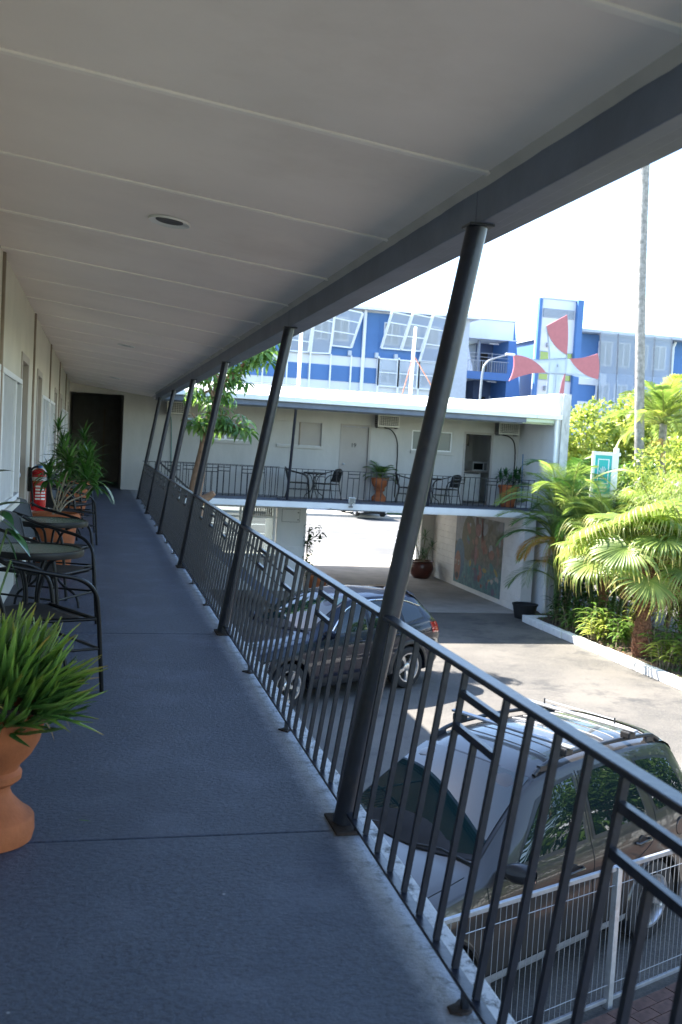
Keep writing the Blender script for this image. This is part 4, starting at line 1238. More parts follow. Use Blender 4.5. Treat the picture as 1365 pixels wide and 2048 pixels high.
# ------------------------------------------------------------------ mural on the block wall
def mural_mat():
    m, t, b = nt('mural_paint')
    tc = N(t, 'ShaderNodeTexCoord'); sep = N(t, 'ShaderNodeSeparateXYZ'); t.links.new(tc.outputs['Object'], sep.inputs[0])
    n1 = N(t, 'ShaderNodeTexNoise', Scale=2.2, Detail=5.0); n2 = N(t, 'ShaderNodeTexNoise', Scale=7.0, Detail=6.0)
    vo = N(t, 'ShaderNodeTexVoronoi', Scale=4.5)
    for n_ in (n1, n2, vo): t.links.new(tc.outputs['Object'], n_.inputs['Vector'])
    hz = ramp(t, sep.outputs['Z'], 0.55, 0.95)                     # sea below, garden and sky above
    sea = mixc(t, ramp(t, n2.outputs['Fac'], .4, .65), (0.03,0.17,0.22), (0.10,0.32,0.33))
    sea = mixc(t, ramp(t, vo.outputs['Distance'], .16, .10), sea, (0.42,0.16,0.10))
    veg = mixc(t, ramp(t, n2.outputs['Fac'], .42, .62), (0.11,0.12,0.06), (0.28,0.23,0.15))
    veg = mixc(t, ramp(t, n1.outputs['Fac'], .56, .66), veg, (0.36,0.17,0.13))
    c = mixc(t, hz, sea, veg)
    top = ramp(t, sep.outputs['Z'], 1.65, 1.95)
    c = mixc(t, top, c, mixc(t, ramp(t, n1.outputs['Fac'], .45, .55), (0.46,0.47,0.50), (0.20,0.20,0.14)))
    t.links.new(mixc(t, .6, c, (0.045,0.045,0.045)), b.inputs['Base Color']); b.inputs['Roughness'].default_value = .7
    return m
MT['mural'] = mural_mat()
mu = thing('mural', 'painted mural panel of sea life and garden on the driveway wall', 'mural', (9.985, 27.1, -2.56))
MB().box(0, .012, -1.80, 1.85, 0, 2.12).build('panel', MT['mural'], mu)
def flat_blob(name, pts, m_, lift):
    MB().prism(pts, lambda u,v: (-lift, u, v), lambda u,v: (-lift+.0012, u, v)).build(name, m_, mu)
def ell(cy, cz, ry, rz, n=20, a=0): return [(cy+ry*math.cos(2*PI*k/n)*math.cos(a)-rz*math.sin(2*PI*k/n)*math.sin(a), cz+ry*math.cos(2*PI*k/n)*math.sin(a)+rz*math.sin(2*PI*k/n)*math.cos(a)) for k in range(n)]
C_ = {k: mat('mural_'+k, tuple(q*.42+.012 for q in v), .7, var=.2, scale=8) for k, v in dict(skin=(0.42,0.19,0.12), blue=(0.08,0.20,0.32), teal=(0.06,0.27,0.29), pink=(0.45,0.20,0.19), white=(0.6,0.58,0.52), dark=(0.06,0.05,0.05), red=(0.38,0.09,0.06), yellow=(0.5,0.38,0.08), olive=(0.15,0.15,0.07), sky=(0.42,0.45,0.50), brown=(0.16,0.075,0.05), purple=(0.15,0.13,0.22)).items()}
flat_blob('painted_sky', [(1.84,1.25),(1.84,2.11),(.95,2.11),(1.15,1.75),(1.35,1.3)], C_['sky'], .0014)
flat_blob('painted_hill', ell(.75,1.45,.55,.68), C_['olive'], .0018)
flat_blob('painted_hair', ell(1.42,.75,.42,.62), C_['blue'], .0030)
flat_blob('painted_face', ell(1.55,.52,.26,.46), C_['skin'], .0044)
for dy in (-.11, .13):
    flat_blob('painted_eye', ell(1.56+dy,.62,.055,.085), C_['white'], .0058); flat_blob('painted_pupil', ell(1.56+dy,.61,.022,.045), C_['dark'], .0072)
flat_blob('painted_mouth', ell(1.55,.22,.13,.10), C_['dark'], .0058)
flat_blob('painted_trunk', [(.25,2.1),(.05,2.1),(-.05,1.6),(.1,1.1),(.0,.8),(.22,.8),(.30,1.2),(.22,1.6)], C_['brown'], .0034)
flat_blob('painted_figure', ell(.1,1.0,.10,.30), C_['pink'], .0050)
flat_blob('painted_head', ell(.1,1.42,.13,.13), C_['skin'], .0052)
flat_blob('painted_arch', ell(.0,1.75,.22,.18), C_['pink'], .0048)
flat_blob('painted_trunk', [(-.3,2.1),(-.15,2.1),(-.35,1.5),(-.55,1.2),(-.5,1.05),(-.25,1.4)], C_['red'], .0036)
random.seed(17)
for k in range(26):
    cy, cz = R(-1.6,1.0), R(.1,.8)
    flat_blob('painted_fish', ell(cy, cz, R(.06,.17), R(.05,.12), 14, R(-.6,.6)), C_[random.choice(['teal','blue','red','yellow','pink','purple','white','teal'])], .0020+.0006*(k % 9))
for k in range(22):
    cy, cz = R(-1.7,.9), R(.9,2.0)
    flat_blob('painted_leaf', ell(cy, cz, R(.05,.22), R(.04,.16), 12, R(-1,1)), C_[random.choice(['olive','olive','brown','purple','skin','teal','sky','olive'])], .0020+.0005*(k % 9))
# ------------------------------------------------------------------ cars
def pchip(pts):
    xs = np.array([p[0] for p in pts], float); ys_ = np.array([p[1] for p in pts], float)
    h = np.diff(xs); dl = np.diff(ys_)/h
    m = np.zeros(len(xs)); m[0] = dl[0]; m[-1] = dl[-1]
    for i in range(1, len(xs)-1):
        if dl[i-1]*dl[i] > 0:
            w1 = 2*h[i]+h[i-1]; w2 = h[i]+2*h[i-1]
            m[i] = (w1+w2)/(w1/dl[i-1]+w2/dl[i])
    def f(x):
        i = int(np.clip(np.searchsorted(xs, x)-1, 0, len(xs)-2)); t = min(max((x-xs[i])/h[i], 0), 1)
        return float((2*t**3-3*t**2+1)*ys_[i]+(t**3-2*t**2+t)*h[i]*m[i]+(-2*t**3+3*t**2)*ys_[i+1]+(t**3-t**2)*h[i]*m[i+1])
    return f

def paint_mat(name, col, metal=.55, rough=.28, flake=(1.3,1.3,1.3)):
    m, t, b = nt(name)
    tc = N(t, 'ShaderNodeTexCoord'); n1 = N(t, 'ShaderNodeTexNoise', Scale=2.0, Detail=4.0); t.links.new(tc.outputs['Object'], n1.inputs['Vector'])
    dust = N(t, 'ShaderNodeTexNoise', Scale=6.0, Detail=8.0, Roughness=.7); t.links.new(tc.outputs['Object'], dust.inputs['Vector'])
    c = mixc(t, n1.outputs['Fac'], tuple(x*.92 for x in col), tuple(x*1.06 for x in col))
    c = mixc(t, ramp(t, dust.outputs['Fac'], .5, .85), c, tuple(x*.9+.008 for x in col))
    t.links.new(c, b.inputs['Base Color'])
    b.inputs['Metallic'].default_value = metal; b.inputs['Roughness'].default_value = rough
    b.inputs['Coat Weight'].default_value = .75; b.inputs['Coat Roughness'].default_value = .02; b.inputs['Coat IOR'].default_value = 1.42
    b.inputs['Specular IOR Level'].default_value = .1
    mr = N(t, 'ShaderNodeMapRange'); mr.inputs[3].default_value = rough-.05; mr.inputs[4].default_value = rough+.12
    t.links.new(dust.outputs['Fac'], mr.inputs[0]); t.links.new(mr.outputs[0], b.inputs['Roughness'])
    return m
MT['car_glass'] = glass_mat('car_glass', (0.008,0.014,0.015), .01, 1.6)
MT['screen_glass'] = glass_mat('windscreen_glass', (0.006,0.020,0.021), .008, 1.62)
MT['rubber'] = mat('tyre_rubber', (0.018,0.018,0.019), .75, var=.25, scale=20)
MT['car_black'] = mat('black_trim', (0.018,0.018,0.020), .42, var=.2, scale=10)
MT['alloy'] = mat('alloy_wheel', (0.55,0.55,0.55), .28, metal=.85, var=.1, scale=8)
MT['brake'] = mat('brake_dark', (0.05,0.045,0.04), .6, metal=.5)
MT['lamp_clear'] = mat('lamp_clear', (0.55,0.57,0.58), .08, var=.1, scale=12)
MT['lamp_red'] = mat('lamp_red', (0.30,0.012,0.012), .12, var=.1, scale=12)
MT['chrome'] = mat('chrome', (0.75,0.75,0.76), .08, metal=1.0, var=.03)
MT['seam'] = mat('shut_line', (0.008,0.008,0.008), .7)
MT['plate'] = mat('number_plate', (0.65,0.64,0.58), .5)

def make_wheel(parent, x, y, z, r, side, rim_r, spokes, rimmat):
    """wheel with axle along Y; side=+1 left"""
    M_ = Matrix.Rotation(-side*PI/2, 4, 'X')     # local +Z -> outward
    w = .115
    ty = MB().lathe([(rim_r,-w),(r*.90,-w*1.0),(r*.975,-w*.86),(r,-w*.62),(r,w*.62),(r*.975,w*.86),(r*.90,w*1.0),(rim_r,w*.92),(rim_r,-w)], 40, m=M_, close=False).build('wheel', MT['rubber'], parent, smooth=40, loc=(x,y,z))
    MB().lathe([(rim_r+.004,w*.90),(rim_r+.008,w*.97),(rim_r-.012,w*.95),(rim_r-.03,w*.55),(rim_r-.035,-w*.8)], 40, m=M_, close=False).build('rim', rimmat, ty, smooth=40)
    sp = MB()
    for k in range(spokes):
        a = 2*PI*k/spokes+.3
        c, s = math.cos(a), math.sin(a)
        def P_(rr, off, zz): return M_ @ Vector((rr*c-off*s, rr*s+off*c, zz))
        prof = [(.035,.036,.62),(rim_r*.55,.030,.78),(rim_r-.02,.046,.80)]
        ring = []
        for rr, hw, zz in prof: ring.append([P_(rr,-hw,w*zz-.035), P_(rr,-hw*.8,w*zz), P_(rr,hw*.8,w*zz), P_(rr,hw,w*zz-.035)])
        sp.grid(ring)
    sp.lathe([(.07,w*.45),(.07,w*.66),(.055,w*.74),(.03,w*.76),(.002,w*.76)], 20, m=M_, close=False)
    sp.build('spokes', rimmat, ty, smooth=35)
    MB().lathe([(.15,w*.15),(.15,w*.25),(.02,w*.3)], 24, m=M_, close=False).build('brake_disc', MT['brake'], ty, smooth=35)

def make_car(name, label, loc, heading, cfg, paint, group=None):
    L = cfg['L']
    root = thing(name, label, 'car', loc, heading, group)
    X = lambda x: L/2-x                        # x measured from the front bumper
    cv = {k: pchip(v) for k, v in cfg['curves'].items()}
    wf, wr_ = cfg['axles']; wrad = cfg['wheel_r']; arch = wrad+.055
    def zbot(x):
        z = cv['zs'](x)
        for wx in (wf, wr_):
            d = abs(x-wx)
            if d < arch: z = max(z, wrad+math.sqrt(arch*arch-d*d))
        return z
    def section(x):
        zs = zbot(x); w = cv['w'](x); zb = cv['zb'](x); zt = cv['zt'](x); wt = cv['wt'](x); zc = cv['zc'](x); wb = w-cv['tuck'](x)
        zb = max(zb, zs+.12)
        z0 = cv['zs'](x)
        def zz(f): return max(zs+.001+.02*f, z0+f*(zb-z0))
        c = [(w-.075, zs), (w-.022, max(zs+.004, z0+.05)), (w-.004, zz(.25)), (w, zz(.45)), (w-.012, zz(.62)), (w-.008, zz(.80)), (wb+.012, zz(.93)), (wb-.012, zb+.004)]
        # monotone heights
        for i in range(1, len(c)):
            if c[i][1] <= c[i-1][1]: c[i] = (c[i][0], c[i-1][1]+.003)
        zt2 = max(zt, c[-1][1]+.02)
        c += [((wb+wt)/2+.012, (zb+zt2)/2+.004*(zt2>zb+.1)), (wt+.012, zt2-.035*min(1,(zt2-zb)*4)), (wt-.03, zt2+.002), (wt-.10, zt2+(zc-zt2)*.38), (wt*.62, zt2+(zc-zt2)*.80), (wt*.3, zt2+(zc-zt2)*.96), (0.0, max(zc, zt2+.004))]
        for i in range(1, len(c)):
            if c[i][1] <= c[i-1][1]: c[i] = (c[i][0], c[i-1][1]+.001)
        out = sm([(0,a,b) for a, b in c], 3)
        return [(p.y, p.z) for p in out]
    xs = set(np.linspace(.0, L, 95).tolist())
    for wx in (wf, wr_):
        for k in range(25): xs.add(wx-arch+2*arch*k/24)
        xs.add(wx-arch-.004); xs.add(wx+arch+.004)
    xs = sorted(xs); xs = [xs[0]]+[b for a, b in zip(xs[:-1], xs[1:]) if b-a > .003]
    SEC = {x: section(x) for x in xs}
    mb = MB()
    for s in (1, -1):
        rows = [[(X(x), s*y, z) for y, z in SEC[x]] for x in xs]
        if s < 0: rows = [r_[::-1] for r_ in rows]
        mb.grid(rows)
    for x, rev in ((xs[0], False), (xs[-1], True)):
        sec = SEC[x]
        loop = [(X(x), y, z) for y, z in sec]+[(X(x), -y, z) for y, z in sec[::-1][1:]]
        if rev: loop = loop[::-1]
        mb.add(loop, [tuple(range(len(loop)))])
    body = mb.build('body', paint, root, smooth=32)
    ub = MB(); ub.box(-L/2+.25, L/2-.25, -.62, .62, .20, .62); ub.build('underbody', MT['dark'], root)
    for wx in (wf, wr_):
        for s in (1, -1):
            # dark wheel housing and flare
            hb = MB(); n = 20
            P0 = []
            for yy in (.93, .55):
                P0.append([(X(wx)+ (arch+.004)*math.cos(PI*k/n), s*min(yy, cv['w'](wx)-.03 if yy > .9 else yy), wrad+(arch+.004)*math.sin(PI*k/n)) for k in range(n+1)])
            hb.grid(P0)
            hb.add([(X(wx)+(arch+.004)*math.cos(PI*k/n), s*.55, wrad+(arch+.004)*math.sin(PI*k/n)) for k in range(n+1)], [tuple(range(n+1))])
            hb.build('wheel_housing', MT['dark'], root)
            fl2 = MB(); rows = []
            for k in range(n+1):
                a = PI*k/n*1.08-PI*.04
                px_, pz_ = X(wx)+arch*math.cos(a), wrad+arch*math.sin(a)
                yo = cv['w'](min(max(wx-arch*math.cos(a),0),L))
                ow = cfg.get('flare', .05)
                ox, oz = X(wx)+(arch+ow)*math.cos(a), wrad+(arch+ow)*math.sin(a)
                rows.append([(px_, s*(yo-.06), pz_), (px_, s*(yo+.008), pz_), (X(wx)+(arch+ow*.6)*math.cos(a), s*(yo+.012), wrad+(arch+ow*.6)*math.sin(a)), (ox, s*(yo-.003), oz)])
            fl2.grid(rows).build('wheel_arch', MT['car_black'] if cfg.get('clad') else paint, root, smooth=50)
            make_wheel(root, X(wx), s*(cv['w'](wx)-.125), wrad, wrad, s, cfg['rim_r'], cfg['spokes'], MT['alloy'])
    def ys(x, z):
        sec = section(x); zz = [p[1] for p in sec]; yy = [p[0] for p in sec]
        return float(np.interp(z, zz, yy))
    def zsf(x, y):
        sec = section(x)[18:]; yy = [p[0] for p in sec][::-1]; zz = [p[1] for p in sec][::-1]
        return float(np.interp(abs(y), yy, zz))
    def side_patch(nm, corners, material, off, s, nu=14, nv=7, parent=None):
        """corners: bottom polyline and top polyline in (x, z), filled between"""
        bot, top = corners
        def at(pl, t):
            d = [0]
            for a, b in zip(pl[:-1], pl[1:]): d.append(d[-1]+math.hypot(b[0]-a[0], b[1]-a[1]))
            q = t*d[-1]
            for i in range(len(pl)-1):
                if q <= d[i+1]+1e-9:
                    f = (q-d[i])/max(1e-9, d[i+1]-d[i]); return (pl[i][0]+(pl[i+1][0]-pl[i][0])*f, pl[i][1]+(pl[i+1][1]-pl[i][1])*f)
            return pl[-1]
        rows = []
        for i in range(nu+1):
            b = at(bot, i/nu); t = at(top, i/nu); row = []
            for j in range(nv+1):
                x = b[0]+(t[0]-b[0])*j/nv; z = b[1]+(t[1]-b[1])*j/nv
                row.append((X(x), s*(ys(x, z)+off), z))
            rows.append(row if s > 0 else row[::-1])
        return MB().grid(rows).build(nm, material, parent or root, smooth=180)
    for s in (1, -1):
        for wdw in cfg['side_windows']:
            bot, top = wdw
            grow = lambda pl, dz: [(x, z+dz) for x, z in pl]
            side_patch('window_surround', ([(bot[0][0]-.03, bot[0][1]-.028)]+grow(bot[1:-1], -.028)+[(bot[-1][0]+.03, bot[-1][1]-.028)], [(top[0][0]-.03, top[0][1]+.022)]+grow(top[1:-1], .022)+[(top[-1][0]+.03, top[-1][1]+.022)]), MT['car_black'], .004, s)
            side_patch('side_window', wdw, MT['car_glass'], .008, s)
        if cfg.get('chrome'):
            pl = cfg['chrome']
            tb = MB(); tb.tube([(X(x), s*(ys(x, z)+.010), z) for x, z in sm2(pl, 6)], .010, 6); tb.build('chrome_strip', MT['chrome'], root, smooth=60)
        for pl in cfg['seams']:
            pts = [(X(x), s*(ys(x, z)+.0005), z) for x, z in sm2(pl, 6)]
            tb = MB(); tb.tube(pts, .0038, 5); tb.build('shut_line', MT['seam'], root)
        for hx, hz in cfg['handles']:
            h = MB(); y0 = ys(hx, hz)
            h.tube([(X(hx-.10), s*(y0+.004), hz), (X(hx-.085), s*(y0+.032), hz), (X(hx+.085), s*(y0+.034), hz+.004), (X(hx+.10), s*(y0+.004), hz+.004)], .013, 8)
            ho = h.build('door_handle', paint, root, smooth=60)
            MB().lathe([(.055,0),(.052,.003),(.001,.0032)], 20, m=Matrix.Translation((X(hx), s*(y0+.0005), hz-.005)) @ Matrix.Rotation(-s*PI/2, 4, 'X')).build('handle_recess', MT['car_black'], ho)
        # sill cladding
        sill = cfg['sill']
        side_patch('sill_trim', ([(wf+arch+.03, .27),(wr_-arch-.03, .27)], [(wf+arch+.01, sill),(wr_-arch-.01, sill)]), MT['car_black'] if cfg.get('clad') else MT['sill_grey'], .014, s, 16, 4)
        # mirror
        mx, mz = cfg['mirror']; y0 = ys(mx, mz)
        mm = MB(); rows = []
        for i in range(9):
            t = i/8; a = math.sin(PI*(.08+.84*t))**.5
            c = Vector((X(mx)+.03-.05*t, s*(y0+.03+.22*t), mz+.075+.02*t)); rr = []
            for k in range(13):
                an = 2*PI*k/12
                rr.append((c.x+.065*a*math.cos(an), c.y, c.z+.078*a*math.sin(an)))
            rows.append(rr if s < 0 else rr[::-1])
        mo = mm.grid(rows).build('mirror', cfg['mirror_mat'], root, smooth=60)
        MB().bar((X(mx)-.02, s*(y0-.02), mz+.0), (X(mx)+.0, s*(y0+.09), mz+.045), .06, .035).build('mirror_arm', MT['car_black'], mo, bevel=.008)
        MB().box(X(mx)-.062, X(mx)-.058, min(s*(y0+.06),s*(y0+.23)), max(s*(y0+.06),s*(y0+.23)), mz+.03, mz+.13).build('mirror_glass', MT['chrome'], mo)
        # lamps
        side_patch('headlight', cfg['headlight'], MT['lamp_clear'], .006, s, 10, 5)
        side_patch('tail_light', cfg['taillight'], MT['lamp_red'], .006, s, 10, 6)
    def top_patch(nm, x0, x1, y0f, material, off, nx=14, ny=20, x0bow=0, x1bow=0, parent=None):
        rows = []
        for i in range(nx+1):
            row = []
            for j in range(ny+1):
                v = -1+2*j/ny
                xa = x0+x0bow*v*v; xb = x1+x1bow*v*v; x = xa+(xb-xa)*i/nx
                y = v*y0f(x)
                row.append((X(x), y, zsf(x, y)+off))
            rows.append(row)
        return MB().grid(rows).build(nm, material, parent or root, smooth=180)
    ws = cfg['windscreen']
    def glass_sheet(nm, x0, x1, b0, b1, inset, material, off, bulge):
        ya, yb = cv['wt'](x0+b0)-inset, cv['wt'](x1+b1)-inset
        zl0, zc0 = zsf(x0+b0, ya), zsf(x0, 0); zl1, zc1 = zsf(x1+b1, yb), zsf(x1, 0)
        rows = []
        for i in range(17):
            u = i/16; row = []
            for j in range(25):
                v = -1+2*j/24
                a = Vector((X(x0+b0*v*v), v*ya, zc0+(zl0-zc0)*v*v)); b = Vector((X(x1+b1*v*v), v*yb, zc1+(zl1-zc1)*v*v))
                q = a.lerp(b, u); q += Vector((.55, 0, .83))*(off+bulge*4*u*(1-u)*(1-.25*v*v))
                row.append(q)
            rows.append(row)
        return MB().grid(rows).build(nm, material, root, smooth=180)
    glass_sheet('windscreen_seal', ws[0]-.03, ws[1]+.025, ws[2], ws[3], .018, MT['car_black'], .010, cfg.get('bulge', .03))
    glass_sheet('windscreen', ws[0], ws[1], ws[2], ws[3], .045, MT['screen_glass'], .017, cfg.get('bulge', .03))
    rw = cfg['rear_glass']
    top_patch('rear_window', rw[0], rw[1], lambda x: cv['wt'](x)-.07, MT['car_glass'], .007, x0bow=rw[2], x1bow=rw[3])
    # bonnet seams
    for s in (1, -1):
        pts = [(X(x), s*(cv['wt'](x)-.02), zsf(x, cv['wt'](x)-.02)+.001) for x in np.linspace(.35, ws[0]-.05, 10)]
        MB().tube(pts, .004, 5).build('bonnet_seam', MT['seam'], root)
    # wipers
    for yy in (-.45, .15):
        x = ws[0]+.06
        pts = [(X(ws[0]-.02), yy, zsf(ws[0]-.02, yy)+.02), (X(ws[0]+.05), yy+.25, zsf(ws[0]+.05, yy+.25)+.022), (X(ws[0]+.07), yy+.55, zsf(ws[0]+.07, min(yy+.55,.7))+.02)]
        MB().tube(pts, .009, 6).build('wiper', MT['car_black'], root)
    # grille, bumper inserts and plates
    g = MB(); g.box(X(0)-.06, X(0)+.012, -.48, .48, .40, .52); g.box(X(0)-.06, X(0)+.010, -.50, .50, .60, .68); g.build('grille', MT['car_black'], root, bevel=.01)
    MB().box(X(0)+.012, X(0)+.02, -.19, .19, .47, .58).build('number_plate', MT['plate'], root)
    MB().box(X(L)-.03, X(L)+.012, -.55, .55, .38, .50).build('rear_bumper_insert', MT['car_black'], root, bevel=.01)
    MB().box(X(L)-.02, X(L)+.015, -.19, .19, .72, .83).build('number_plate', MT['plate'], root)
    return root, X, cv, ys, zsf, side_patch, top_patch

def sm2(pl, n=6):
    return [(p.x, p.y) for p in sm([(a, b, 0) for a, b in pl], n)]
MT['sill_grey'] = mat('grey_sill', (0.20,0.20,0.205), .45, var=.1)
MT['mirror_black'] = mat('mirror_shell', (0.03,0.03,0.033), .3)

# -- grey sport utility car, nearest
cfgA = dict(L=4.64, axles=(.93,3.60), wheel_r=.345, rim_r=.225, spokes=5, flare=.035, clad=False, sill=.36, mirror=(1.62,1.02), mirror_mat=MT['mirror_black'],
  curves=dict(
    zs=[(0,.42),(.08,.30),(.3,.25),(.6,.25),(4.0,.27),(4.4,.33),(4.60,.42),(4.64,.48)],
    w=[(0,.58),(.06,.70),(.18,.80),(.45,.88),(.93,.905),(2.3,.90),(3.6,.905),(4.2,.875),(4.45,.82),(4.58,.74),(4.64,.66)],
    tuck=[(0,.03),(.9,.05),(1.5,.045),(4.2,.045),(4.64,.03)],
    zb=[(0,.66),(.10,.74),(.3,.82),(.8,.93),(1.25,1.00),(1.6,1.02),(3.0,1.06),(4.0,1.10),(4.35,1.08),(4.52,.98),(4.60,.84),(4.64,.72)],
    wt=[(0,.50),(.10,.60),(.3,.68),(.8,.735),(1.25,.745),(1.5,.72),(2.2,.61),(3.0,.605),(3.9,.59),(4.2,.575),(4.42,.60),(4.55,.62),(4.64,.58)],
    zt=[(0,.68),(.10,.78),(.3,.86),(.8,.97),(1.20,1.035),(1.35,1.06),(1.75,1.30),(2.15,1.55),(2.5,1.625),(3.0,1.645),(3.6,1.63),(4.10,1.575),(4.22,1.53),(4.38,1.28),(4.50,1.03),(4.58,.88),(4.64,.74)],
    zc=[(0,.71),(.10,.82),(.3,.905),(.8,1.015),(1.20,1.07),(1.33,1.085),(1.75,1.36),(2.13,1.605),(2.5,1.685),(3.0,1.71),(3.6,1.695),(4.12,1.64),(4.25,1.57),(4.40,1.32),(4.52,1.06),(4.60,.90),(4.64,.76)]),
  side_windows=[([(1.78,1.075),(2.62,1.09)], [(2.18,1.42),(2.40,1.515),(2.62,1.545)]),
                ([(2.75,1.095),(3.48,1.115)], [(2.75,1.55),(3.1,1.56),(3.36,1.545)]),
                ([(3.64,1.125),(4.16,1.16)], [(3.52,1.53),(3.8,1.51),(4.02,1.47)])],
  seams=[[(1.42,1.00),(1.40,.8),(1.36,.6),(1.42,.36)], [(2.685,1.58),(2.685,1.09),(2.68,.8),(2.66,.36)], [(3.56,1.56),(3.60,1.12),(3.52,.90),(3.20,.72),(3.08,.5),(3.06,.36)], [(1.42,.355),(2.2,.352),(3.06,.352)]],
  handles=[(2.42,.90),(3.36,.93)],
  headlight=([(.16,.62),(.62,.76)], [(.20,.78),(.70,.86)]), taillight=([(4.30,.80),(4.50,.80)], [(4.26,1.06),(4.42,1.06)]),
  windscreen=(1.36,2.13,.16,.07), rear_glass=(4.24,4.50,-.06,-.05))
MT['paint_grey'] = paint_mat('warm_grey_metallic', (0.060,0.054,0.049), .5, .30)
hdA = math.atan2(-.45, -.89)
rearhub = Vector((3.83, 7.50))
fwd = Vector((math.cos(hdA), math.sin(hdA))); lft = Vector((-fwd.y, fwd.x))
axle_mid = rearhub - lft*.80
cA = axle_mid + fwd*(3.60-4.64/2)
carA, X, cv, ys_f, zsf, side_patch, top_patch = make_car('grey_suv', 'warm grey SUV with roof racks parked nose in below the railing', (cA.x, cA.y, G), hdA, cfgA, MT['paint_grey'])
for s in (1, -1):
    rr = MB(); pts = [(X(x), s*(cv['wt'](x)-.045), zsf(x, cv['wt'](x)-.045)+dz) for x, dz in ((2.25,.005),(2.34,.035),(2.6,.055),(3.2,.055),(3.85,.055),(4.0,.035),(4.08,.004))]
    rr.tube(sm(pts, 4), .019, 8); ro = rr.build('roof_rail', MT['car_black'], carA, smooth=60)
    for x in (2.36, 3.1, 3.9): MB().box(X(x)-.06, X(x)+.06, s*(cv['wt'](x)-.045)-.02, s*(cv['wt'](x)-.045)+.02, zsf(x, cv['wt'](x)-.045)-.005, zsf(x, cv['wt'](x)-.045)+.05).build('rail_foot', MT['car_black'], ro, bevel=.008)
for x in (2.62, 3.52):
    zt_ = zsf(x, 0)+.085
    cb = MB(); cb.bar((X(x), -.66, zt_), (X(x), .66, zt_), .062, .022); co = cb.build('cross_bar', MT['silver'], carA, bevel=.008)
    for s in (1, -1): MB().box(X(x)-.05, X(x)+.05, s*.575-.05, s*.575+.05, zt_-.075, zt_-.012).build('bar_clamp', MT['car_black'], co, bevel=.012)
    if x > 3:
        for yy in (-.35, .42):
            MB().tube([(X(x)-.02, yy, zt_+.01),(X(x)-.02, yy, zt_+.06)], .008, 6).build('tie_peg', MT['car_black'], co)
        MB().tube([(X(x)-.02, -.35, zt_+.045),(X(x)-.02, .42, zt_+.045)], .005, 6).build('tie_wire', MT['silver'], co)
for x in np.linspace(2.55, 4.0, 10):
    pts = [(X(x), y, zsf(x, y)+.0008) for y in np.linspace(-.44, .44, 12)]
    MB().tube(pts, .0055, 5).build('roof_rib', MT['sill_grey'], carA)
sp_ = top_patch('spoiler', 4.02, 4.30, lambda x: .56, MT['paint_grey'], .018, 6, 16, -.03, -.03)
MB().tube([(X(4.28), y, zsf(4.28, y)+.012) for y in np.linspace(-.55, .55, 9)], .012, 8).build('spoiler_lip', MT['car_black'], carA, smooth=60)
ff = MB().lathe([(.075,0),(.072,.003),(.001,.0035)], 28, m=Matrix.Translation((X(3.98), ys_f(3.98,.93)+.001, .93)) @ Matrix.Rotation(-PI/2, 4, 'X')); ff.build('fuel_flap', MT['paint_grey'], carA)
MB().tube([(X(3.98)+.078*math.cos(a), ys_f(3.98-.078*math.cos(a), .93+.078*math.sin(a))+.001, .93+.078*math.sin(a)) for a in np.linspace(0, 2*PI, 25)], .003, 4).build('fuel_flap_seam', MT['seam'], carA)

